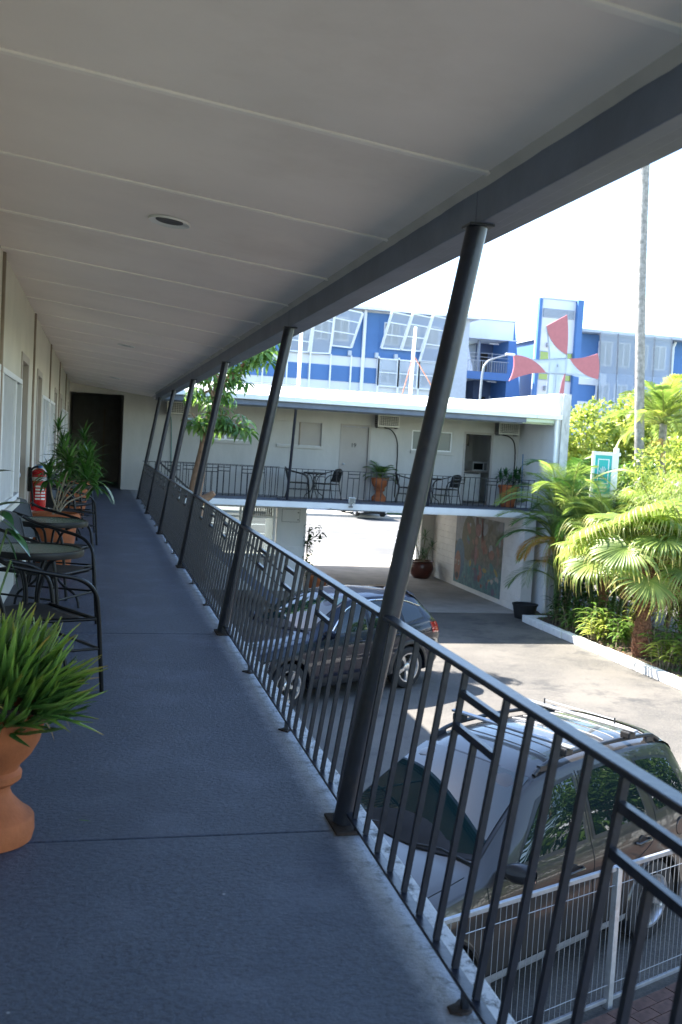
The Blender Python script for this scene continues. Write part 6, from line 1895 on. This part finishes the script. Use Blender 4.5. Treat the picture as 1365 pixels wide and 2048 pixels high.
# motel sign above the garden
MT['teal'] = mat('sign_teal', (0.0,0.36,0.33), .4, var=.05)
MT['sign_white'] = mat('sign_white', (0.74,0.73,0.70), .5, var=.05)
sg = thing('motel_sign', 'teal sign in a white frame standing above the palms', 'sign', (11.06, 22.0, G))
MB().box(.26,.36,-.05,.05,0,4.43).build('post', MT['sign_white'], sg, bevel=.006)
f = MB(); f.box(-.34,.40,-.06,-.0,4.24,4.32); f.box(-.34,-.27,-.058,-.002,3.3,4.239); f.box(.18,.259,-.058,-.002,3.3,4.239); f.box(-.34,.259,-.059,-.001,3.22,3.299)
f.build('frame', MT['sign_white'], sg, bevel=.005)
MB().box(-.27,.18,-.045,-.02,3.3,4.24).build('panel', MT['teal'], sg)
f = MB()
for (a,b,c,d) in ((-.19,.11,4.13,4.15),(-.19,.11,3.55,3.57),(-.19,-.17,3.57,4.13),(.09,.11,3.57,4.13)): f.box(a,b,-.05,-.0455,c,d)
f.build('border_line', MT['sign_white'], sg)
f = MB(); random.seed(2)
for k in range(6):
    a = .5+2.1*k/5; f.bar((-.04,-.049,3.75), (-.04+.12*math.cos(a),-.049,3.75+.22*math.sin(a)), .018, .004, up=(0,1,0))
f.box(-.12,.05,-.05,-.0455,3.66,3.69); f.box(-.16,.08,-.05,-.0455,3.44,3.48); f.box(-.12,.05,-.05,-.0455,3.36,3.39)
f.build('emblem', MT['sign_white'], sg)
# planting and neighbour beyond the right edge (they show in the car windows)
random.seed(66)
hb = thing('garden_hedge', 'tall green hedge continuing the garden bed beyond the right edge', 'hedge', (11.6, 8.0, G+.05))
mb = MB(); blob_crown(mb, [(R(-.4,.6), -6.5+.8*k, R(.6,3.2), R(.9,1.2), R(.8,1.2)) for k in range(17)]+[(R(-.2,.8), -6.5+.8*k, R(3.0,5.0), R(.8,1.2), R(.7,1.2)) for k in range(17)], 30000, .11, .24)
mb.build('foliage', MT['bush_mid'], hb)
tk = MB()
for k in range(17): tk.tube(sm([(R(-.2,.3),-6.5+.8*k,0),(R(-.2,.5),-6.5+.8*k,2.2),(R(-.2,.6),-6.5+.8*k,4.6)]), [.06-.005*i for i in range(9)], 6)
tk.build('stems', MT['bark'], hb)['kind'] = 'stuff'
nb = thing('neighbour_house', 'white neighbouring house beyond the side lane, out at the right', 'house', (24.0, 10.0, G))
MB().box(-.5, 6, -14, 12, 0, 3.0).build('wall', MT['white_render'], nb)
MB().prism([(-1.1,2.95),(2.7,4.4),(6.6,2.95)], lambda u,v: (u,-14.6,v), lambda u,v: (u,12.6,v)).build('roof', MT['roof_sheet'], nb)
for y in (-9,-4,1,6):
    w = MB().box(-.53,-.501,y,y+1.6,1.0,2.2).build('window', MT['dark_glass'], nb); MB().box(-.6,-.502,y-.05,y+1.65,.9,.998).build('sill', MT['alu'], w)
# ------------------------------------------------------------------ blue and white school across the street
MT['blue'] = mat('school_blue', (0.065,0.16,0.37), .6, var=.06, scale=.6)
MT['blue_dark'] = mat('school_blue_dark', (0.05,0.085,0.17), .6, var=.08)
MT['pale'] = mat('school_pale_panel', (0.62,0.64,0.68), .6, var=.04, scale=.4)
MT['pale_grey'] = mat('school_grey_panel', (0.42,0.46,0.52), .6, var=.05)
MT['screen'] = screen_mat('perforated_screen', (0.46,0.51,0.58), .55)
MT['frame_white'] = mat('screen_frame', (0.70,0.72,0.75), .5, var=.03)
MT['lime'] = glass_mat('lime_glass', (0.22,0.30,0.02), .1, 1.6)
MT['sculpt_red'] = mat('sculpture_red', (0.42,0.13,0.14), .5, var=.05)
MT['veil'] = screen_mat('sculpture_mesh', (0.55,0.62,0.68), .55)
MT['rail_grey'] = mat('sculpture_rail', (0.25,0.28,0.33), .4, metal=.3)
YS = 70.0
sc = thing('school_block', 'long blue and white school block with tilted mesh sunscreens', 'building', (0,0,0))
MB().box(-12, 25.5, YS, YS+12, G, 11.2).build('wall', MT['pale'], sc)
def band(x0, x1, z0, z1, m_, y=YS, nm='blue_panel', par=None, th=.05): return MB().box(x0, x1, y-th, y-.002, z0, z1).build(nm, m_, par or sc)
for (a,b) in ((-12,1),(1.03,8.6),(8.63,13.5)): band(a, b, 6.04, 7.15, MT['blue'])
for a, b in ((13.55,15.05),(15.1,16.55),(16.6,18.55)): band(a, b, 6.04, 7.15, MT['blue'])
for a, b in ((-12,8.6),(8.63,11.9),(11.95,13.55)): band(a, b, 7.85, 9.2, MT['blue'])
band(13.57, 16.55, 7.85, 11.1, MT['blue']); band(16.56, 18.6, 7.85, 11.1, MT['blue']); band(18.61, 24.0, 7.85, 11.1, MT['blue'])
band(-12, 24.2, 2.5, 4.2, MT['blue'])
MB().box(-12.2, 26.0, YS-.9, YS+12.3, 11.2, 11.42).build('roof', MT['frame_white'], sc)
# windows behind the screens
def win_(x0, x1, z0, z1, par=None):
    w = MB()
    for (a,b,c,d) in ((x0,x1,z1-.08,z1),(x0,x1,z0,z0+.08),(x0,x0+.08,z0+.08,z1-.08),(x1-.08,x1,z0+.08,z1-.08),((x0+x1)/2-.04,(x0+x1)/2+.04,z0+.08,z1-.08)): w.box(a,b,YS-.10,YS-.052,c,d)
    o = w.build('window', MT['frame_white'], par or sc); MB().box(x0+.05,x1-.05,YS-.07,YS-.053,z0+.05,z1-.05).build('pane', MT['frost_glass'], o)
for x0 in (9.0,10.5,12.1,13.75,15.2): win_(x0, x0+1.15, 8.9, 10.6)
for x0 in (18.95,20.45,22.0): win_(x0, x0+1.2, 8.9, 10.5)
for x0 in (18.85,20.35,21.9): win_(x0, x0+1.2, 6.1, 7.2)
def screen(pts, bars, par=None):
    """pts: four corners (x, y, z) TL, TR, BR, BL"""
    o = MB().add(pts, [(3,2,1,0)]).build('sunscreen', MT['screen'], par or sc)
    TL, TR, BR, BL = [Vector(p) for p in pts]
    f = MB(); f.bar(TL, TR, .09, .09); f.bar(BL, BR, .09, .09); f.bar(TL, BL, .14, .14); f.bar(TR, BR, .14, .14)
    for t in bars: f.bar(TL.lerp(BL, t), TR.lerp(BR, t), .07, .07)
    f.build('screen_frame', MT['frame_white'], o)
    return o
ya = YS-1.2; yb = YS-.35
screen([(12.1,ya,10.4),(13.45,ya,10.2),(13.4,yb,7.9),(12.0,yb,7.9)], (.3,.7))
screen([(13.6,ya,10.95),(14.97,ya,10.65),(14.95,yb,7.92),(13.56,yb,7.88)], (.22,.5))
screen([(15.0,ya,11.1),(17.0,ya,10.85),(16.5,yb,8.45),(15.05,yb,8.5)], (.28,.62))
screen([(10.5,ya,10.2),(11.9,ya,10.0),(11.85,yb,8.6),(10.4,yb,8.6)], (.3,.7))
for k, (x, xb) in enumerate(((19.15,18.6),(20.7,20.12),(22.22,21.68))):
    x2 = x+1.43; xb2 = xb+1.47
    zb_ = 8.6 if k < 2 else 7.9
    f_ = (11.1-zb_)/3.3
    screen([(x,ya,11.12),(x2,ya,10.95),(x2-(x2-xb2)*f_,yb,zb_),(x-(x-xb)*f_,yb,zb_)], (.28,.62))
    screen([(xb,yb,7.85),(xb2,yb,7.85),(xb2,yb,5.9),(xb,yb,5.9)], (.5,))
for x in (8.62,10.2,11.93,13.57,15.07,16.58):
    MB().bar((x,YS-.3,G),(x,YS-.3,7.9),.10,.10).build('mullion_post', MT['frame_white'], sc)
for x in (18.6,20.12,21.68,23.2):
    MB().bar((x,YS-.36,G),(x,YS-.36,8.0),.12,.12).build('mullion_post', MT['frame_white'], sc)
MB().tube([(17.45,YS-.25,11.2),(17.44,YS-.22,G)], .13, 10).build('downpipe', MT['frame_white'], sc)
for x in (13.4,16.45,18.45,19.9): MB().box(x-.12,x+.12,YS-.35,YS-.052,7.9,8.25).build('wall_lamp', MT['pale_grey'], sc)
# end wall strip
band(23.9, 25.5, 2.0, 11.19, MT['pale_grey'], YS, 'end_panel')

# balcony bay to the right of the main block
sb_ = thing('school_balcony_bay', 'open balcony bay of the school with blue wedge shaped end wall', 'building', (0,0,0))
Y2 = 74.0
MB().box(25.6, 30.75, Y2, Y2+.3, 10.5, 11.9).build('top_panel', MT['pale'], sb_)
MB().box(25.6, 30.9, Y2-.1, Y2+6, 11.9, 12.0).build('roof', MT['pale_grey'], sb_)
MB().box(25.6, 31.2, Y2, Y2+5, 10.42, 10.499).build('ceiling', MT['pale'], sb_)
MB().box(25.6, 30.6, Y2-.1, Y2+.1, 7.25, 7.85).build('balcony_front', MT['blue'], sb_)
MB().box(25.6, 30.6, Y2+.101, Y2+5, 7.4, 7.7).build('balcony_floor', MT['pale'], sb_)
MB().box(28.9, 31.4, Y2+3.2, Y2+5, G, 10.4).build('inner_wall', MT['blue_dark'], sb_)
MB().box(25.6, 28.9, Y2+4.9, Y2+5, G, 7.4).build('lower_wall', MT['pale'], sb_)
for k, z0 in enumerate((7.72, 4.2)):
    MB().box(29.35, 29.95, Y2+3.15, Y2+3.199, z0, z0+1.9).build('door', MT['dark'], sb_); MB().box(30.3, 30.7, Y2+3.15, Y2+3.199, z0, z0+2.0).build('door', MT['pale_grey'], sb_)
w = MB(); w.prism([(30.4,12.0),(30.8,12.0),(32.9,G),(30.4,G)], lambda u,v: (u,Y2+.02,v), lambda u,v: (u,Y2+4.5,v)); w.build('wedge_wall', MT['blue'], sb_)
f = MB()
for k in range(24): f.bar((25.7+.2*k,Y2,7.85),(25.7+.2*k,Y2,8.7),.03,.03)
f.bar((25.6,Y2,8.72),(30.5,Y2,8.72),.06,.05)
for z in (9.0,9.3): f.bar((25.6,Y2,z),(30.5,Y2,z),.03,.03)
f.build('handrail', MT['rail_grey'], sb_)
MB().tube([(28.3,Y2+1,7.7),(28.3,Y2+1,10.4)], .12, 10).build('column', MT['rail_grey'], sb_)
for x in (27.4, 29.9):
    for z in (10.32, 7.3): MB().box(x-.5,x+.3,Y2+1.5,Y2+1.7,z-.1,z).build('batten_light', MT['frame_white'], sb_)

# lift tower with lime windows
tw_ = thing('school_tower', 'tall white and blue school tower with lime green windows', 'building', (0,0,0))
YT = 66.0
MB().box(29.35, 31.95, YT, YT+.9, G, 12.6).build('shaft', MT['pale'], tw_)
MB().box(29.1, 29.34, YT-.1, YT+.25, G, 12.65).build('side_fin', MT['blue'], tw_)
MB().box(31.96, 32.4, YT-.35, YT+.9, G, 12.7).build('side_fin', MT['blue'], tw_)
MB().box(29.34, 31.96, YT-.05, YT+.95, 12.6, 12.72).build('cap', MT['pale_grey'], tw_)
lv_ = MB()
for k in range(7): lv_.box(29.45, 31.85, YT-.08, YT-.01, 11.35+.085*k, 11.40+.085*k)
lv_.build('louvre', MT['pale_grey'], tw_); MB().box(29.45,31.85,YT-.03,YT-.012,11.33,11.95).build('louvre_back', MT['blue_dark'], tw_)
for (z0, z1) in ((8.15,8.9),(6.95,7.35),(3.9,5.8),(1.2,2.7)):
    w = MB()
    for x in (29.4,30.2,31.05,31.9): w.box(x-.03,x+.03,YT-.06,YT-.008,z0,z1)
    w.box(29.37,31.93,YT-.061,YT-.007,z0-.05,z0); w.box(29.37,31.93,YT-.061,YT-.007,z1,z1+.05)
    o = w.build('window', MT['rail_grey'], tw_); MB().box(29.4,31.9,YT-.03,YT-.005,z0,z1).build('pane', MT['lime'], o)
for z in (10.3, 8.95+.3, 7.6, 6.2): MB().box(29.85, 30.15, YT-.3, YT-.01, z, z+.3).build('wall_lamp', MT['rail_grey'], tw_)

# four armed sculpture in front of the tower
cr = thing('propeller_sculpture', 'giant four bladed mesh and red sculpture mounted before the school tower', 'sculpture', (0, 60.0, 0))
def plate(nm, pts, m_, y0=-.06, y1=.06, par=cr): return MB().prism(pts, lambda u,v: (u,y0,v), lambda u,v: (u,y1,v)).build(nm, m_, par)
def curve2(a, b, bow, n=8):
    a = Vector(a); b = Vector(b); d = b-a; nrm = Vector((-d.y, d.x)); 
    return [tuple(a+d*(k/n)+nrm*bow*4*(k/n)*(1-k/n)) for k in range(n+1)]
top = curve2((26.97,9.87),(28.36,10.70),0)[:-1]+curve2((28.36,10.70),(28.54,8.15),.03)[:-1]+curve2((28.54,8.15),(26.97,9.87),.13)[:-1]
plate('red_blade', top, MT['sculpt_red'])
lft_ = curve2((24.82,7.86),(24.64,6.18),.10)[:-1]+curve2((24.64,6.18),(27.16,6.88),.06)[:-1]+curve2((27.16,6.88),(24.82,7.86),-.12)[:-1]
plate('red_blade', lft_, MT['sculpt_red'])
rgt = curve2((28.75,7.92),(30.73,8.40),-.05)[:-1]+curve2((30.73,8.40),(30.88,6.72),.06)[:-1]+curve2((30.88,6.72),(28.75,7.92),.11)[:-1]
plate('red_blade', rgt, MT['sculpt_red'])
bot = curve2((28.52,7.0),(28.30,3.2),.02)[:-1]+curve2((28.30,3.2),(28.12,2.2),0)[:-1]+curve2((28.12,2.2),(28.44,7.0),.03)[:-1]
plate('red_blade', bot, MT['sculpt_red'])
plate('mesh_blade', curve2((26.97,9.87),(28.54,8.15),-.13)[:-1]+[(28.54,8.15),(28.53,6.9),(28.3,3.2),(27.1,3.0),(27.35,6.9),(27.33,7.8)]+curve2((27.33,7.8),(26.97,9.87),-.02)[1:-1], MT['veil'], -.02, .0)
plate('mesh_blade', curve2((24.82,7.86),(27.30,7.75),-.06)[:-1]+[(27.30,7.75),(28.6,7.9)]+curve2((28.6,7.9),(30.88,6.72),.10)[1:-1]+[(30.88,6.72)]+curve2((30.88,6.72),(28.6,6.95),.05)[1:-1]+[(28.5,6.9),(27.3,6.85)]+curve2((27.16,6.88),(24.82,7.86),-.12)[1:-1], MT['veil'], -.05, -.03)
fr_ = MB()
def pl2(pts, r_=.05):
    fr_.tube([(a,0,b) for a,b in pts], r_, 6)
pl2(curve2((24.82,7.86),(27.35,7.75),-.06)); pl2([(27.35,7.75),(28.6,7.92)]); pl2(curve2((27.33,7.8),(26.97,9.87),-.02)); pl2([(27.33,7.8),(27.36,6.0),(27.2,3.0)]); pl2([(28.54,8.15),(28.53,6.9),(28.3,3.2)]); pl2([(27.16,6.88),(28.5,6.9)]); pl2(curve2((28.5,6.9),(30.88,6.72),.05)); pl2([(27.9,7.8),(27.9,3.0)], .03)
fr_.build('frame', MT['rail_grey'], cr)
pc = MB(); pc.tube([(27.75,.2,-2.7),(27.75,.2,7.4)], .16, 10); pc.tube([(27.75,.2,7.4),(28.0,0,7.4)], .12, 8); pc.build('mast', MT['rail_grey'], cr)

# right hand school block
sr = thing('school_right_block', 'right hand school block with curved mesh screen behind the palm', 'building', (0,0,0))
YR = 68.0
MB().box(33.0, 62, YR+.4, YR+12, G, 10.75).build('wall', MT['blue'], sr)
MB().box(32.8, 62.2, YR-.7, YR+12.2, 10.76, 10.98).build('roof', MT['pale_grey'], sr)
MB().box(33.1, 36.0, YR+.30, YR+.398, 4.7, 5.75).build('pale_panel', MT['pale'], sr)
MB().box(33.1, 36.0, YR+.30, YR+.398, 7.0, 7.9).build('pale_panel', MT['pale'], sr)
MB().box(33.1, 40.5, YR+.28, YR+.398, G, 4.65).build('grey_panel', MT['pale_grey'], sr)
xs_t = [34.6,36.06,37.55,39.06,40.5]; xs_k = [35.1,36.55,38.04,39.53,41.0]
for i in range(4):
    for (za, zb_, ya_, yb_, A, B) in ((10.82,7.9,YR-.9,YR-.25,xs_t,xs_k),(7.9,4.0,YR-.25,YR-.6,xs_k,[x+.05 for x in xs_k])):
        pts = [(A[i]+.05,ya_,za),(A[i+1]-.05,ya_,za),(B[i+1]-.05,yb_,zb_),(B[i]+.05,yb_,zb_)]
        MB().add(pts, [(3,2,1,0)]).build('sunscreen', MT['screen'], sr)
for i in range(5):
    f = MB(); f.bar((xs_t[i],YR-.9,10.82),(xs_k[i],YR-.25,7.9),.10,.10); f.bar((xs_k[i],YR-.25,7.9),(xs_k[i]+.05,YR-.6,4.0),.10,.10); f.build('screen_rib', MT['rail_grey'], sr)
for x0 in (35.2,36.7,38.2,39.7):
    for z0 in (8.5,5.4):
        w = MB()
        for (a,b,c,d) in ((x0,x0+1.1,z0+1.72,z0+1.8),(x0,x0+1.1,z0,z0+.08),(x0,x0+.08,z0+.08,z0+1.72),(x0+1.02,x0+1.1,z0+.08,z0+1.72),(x0+.51,x0+.59,z0+.08,z0+1.72)): w.box(a,b,YR+.25,YR+.399,c,d)
        o = w.build('window', MT['frame_white'], sr); MB().box(x0+.05,x0+1.05,YR+.32,YR+.395,z0+.05,z0+1.75).build('pane', MT['frost_glass'], o)
MB().tube([(41.5,YR+.2,10.7),(41.36,YR+.25,10.3),(41.36,YR+.25,G)], .12, 8).build('downpipe', MT['frame_white'], sr)

# street lamp
sl_ = thing('street_lamp', 'grey street lamp with curved arm in front of the school', 'street lamp', (18.75, 50.0, G-.05))
MB().tube(sm([(0,0,0),(.03,0,5),(.08,0,8.3),(.30,0,9.0),(.7,0,9.25),(1.5,0,9.52)]), [.07-.0015*i for i in range(21)], 10).build('pole', MT['silver'], sl_, smooth=60)
MB().box(1.35,1.85,-.12,.12,9.48,9.60).build('lamp_head', MT['frame_white'], sl_, bevel=.03)
# hedge on the far side of the street
random.seed(8)
hg = thing('street_hedge', 'clipped green hedge along the far side of the street', 'hedge', (20.5, 59.2, G+.08))
mb = MB()
for k in range(9000):
    face = random.random(); x = R(-5,14); 
    if face < .6: p = (x, -.5+R(-.06,.06), R(0,1.3))
    else: p = (x, R(-.5,.5), 1.3+R(-.06,.06))
    d = Vector((R(-1,1),R(-1,.2),R(-.5,1))).normalized()*.13; s = d.cross(Vector((R(-1,1),R(-1,1),R(-1,1)))).normalized()*.035
    p = Vector(p); mb.add([p, p+d*.5-s, p+d, p+d*.5+s], [(0,1,2,3)])
mb.box(-5,14,-.42,.45,0,1.2)
mb.build('foliage', MT['bush_dark'], hg)
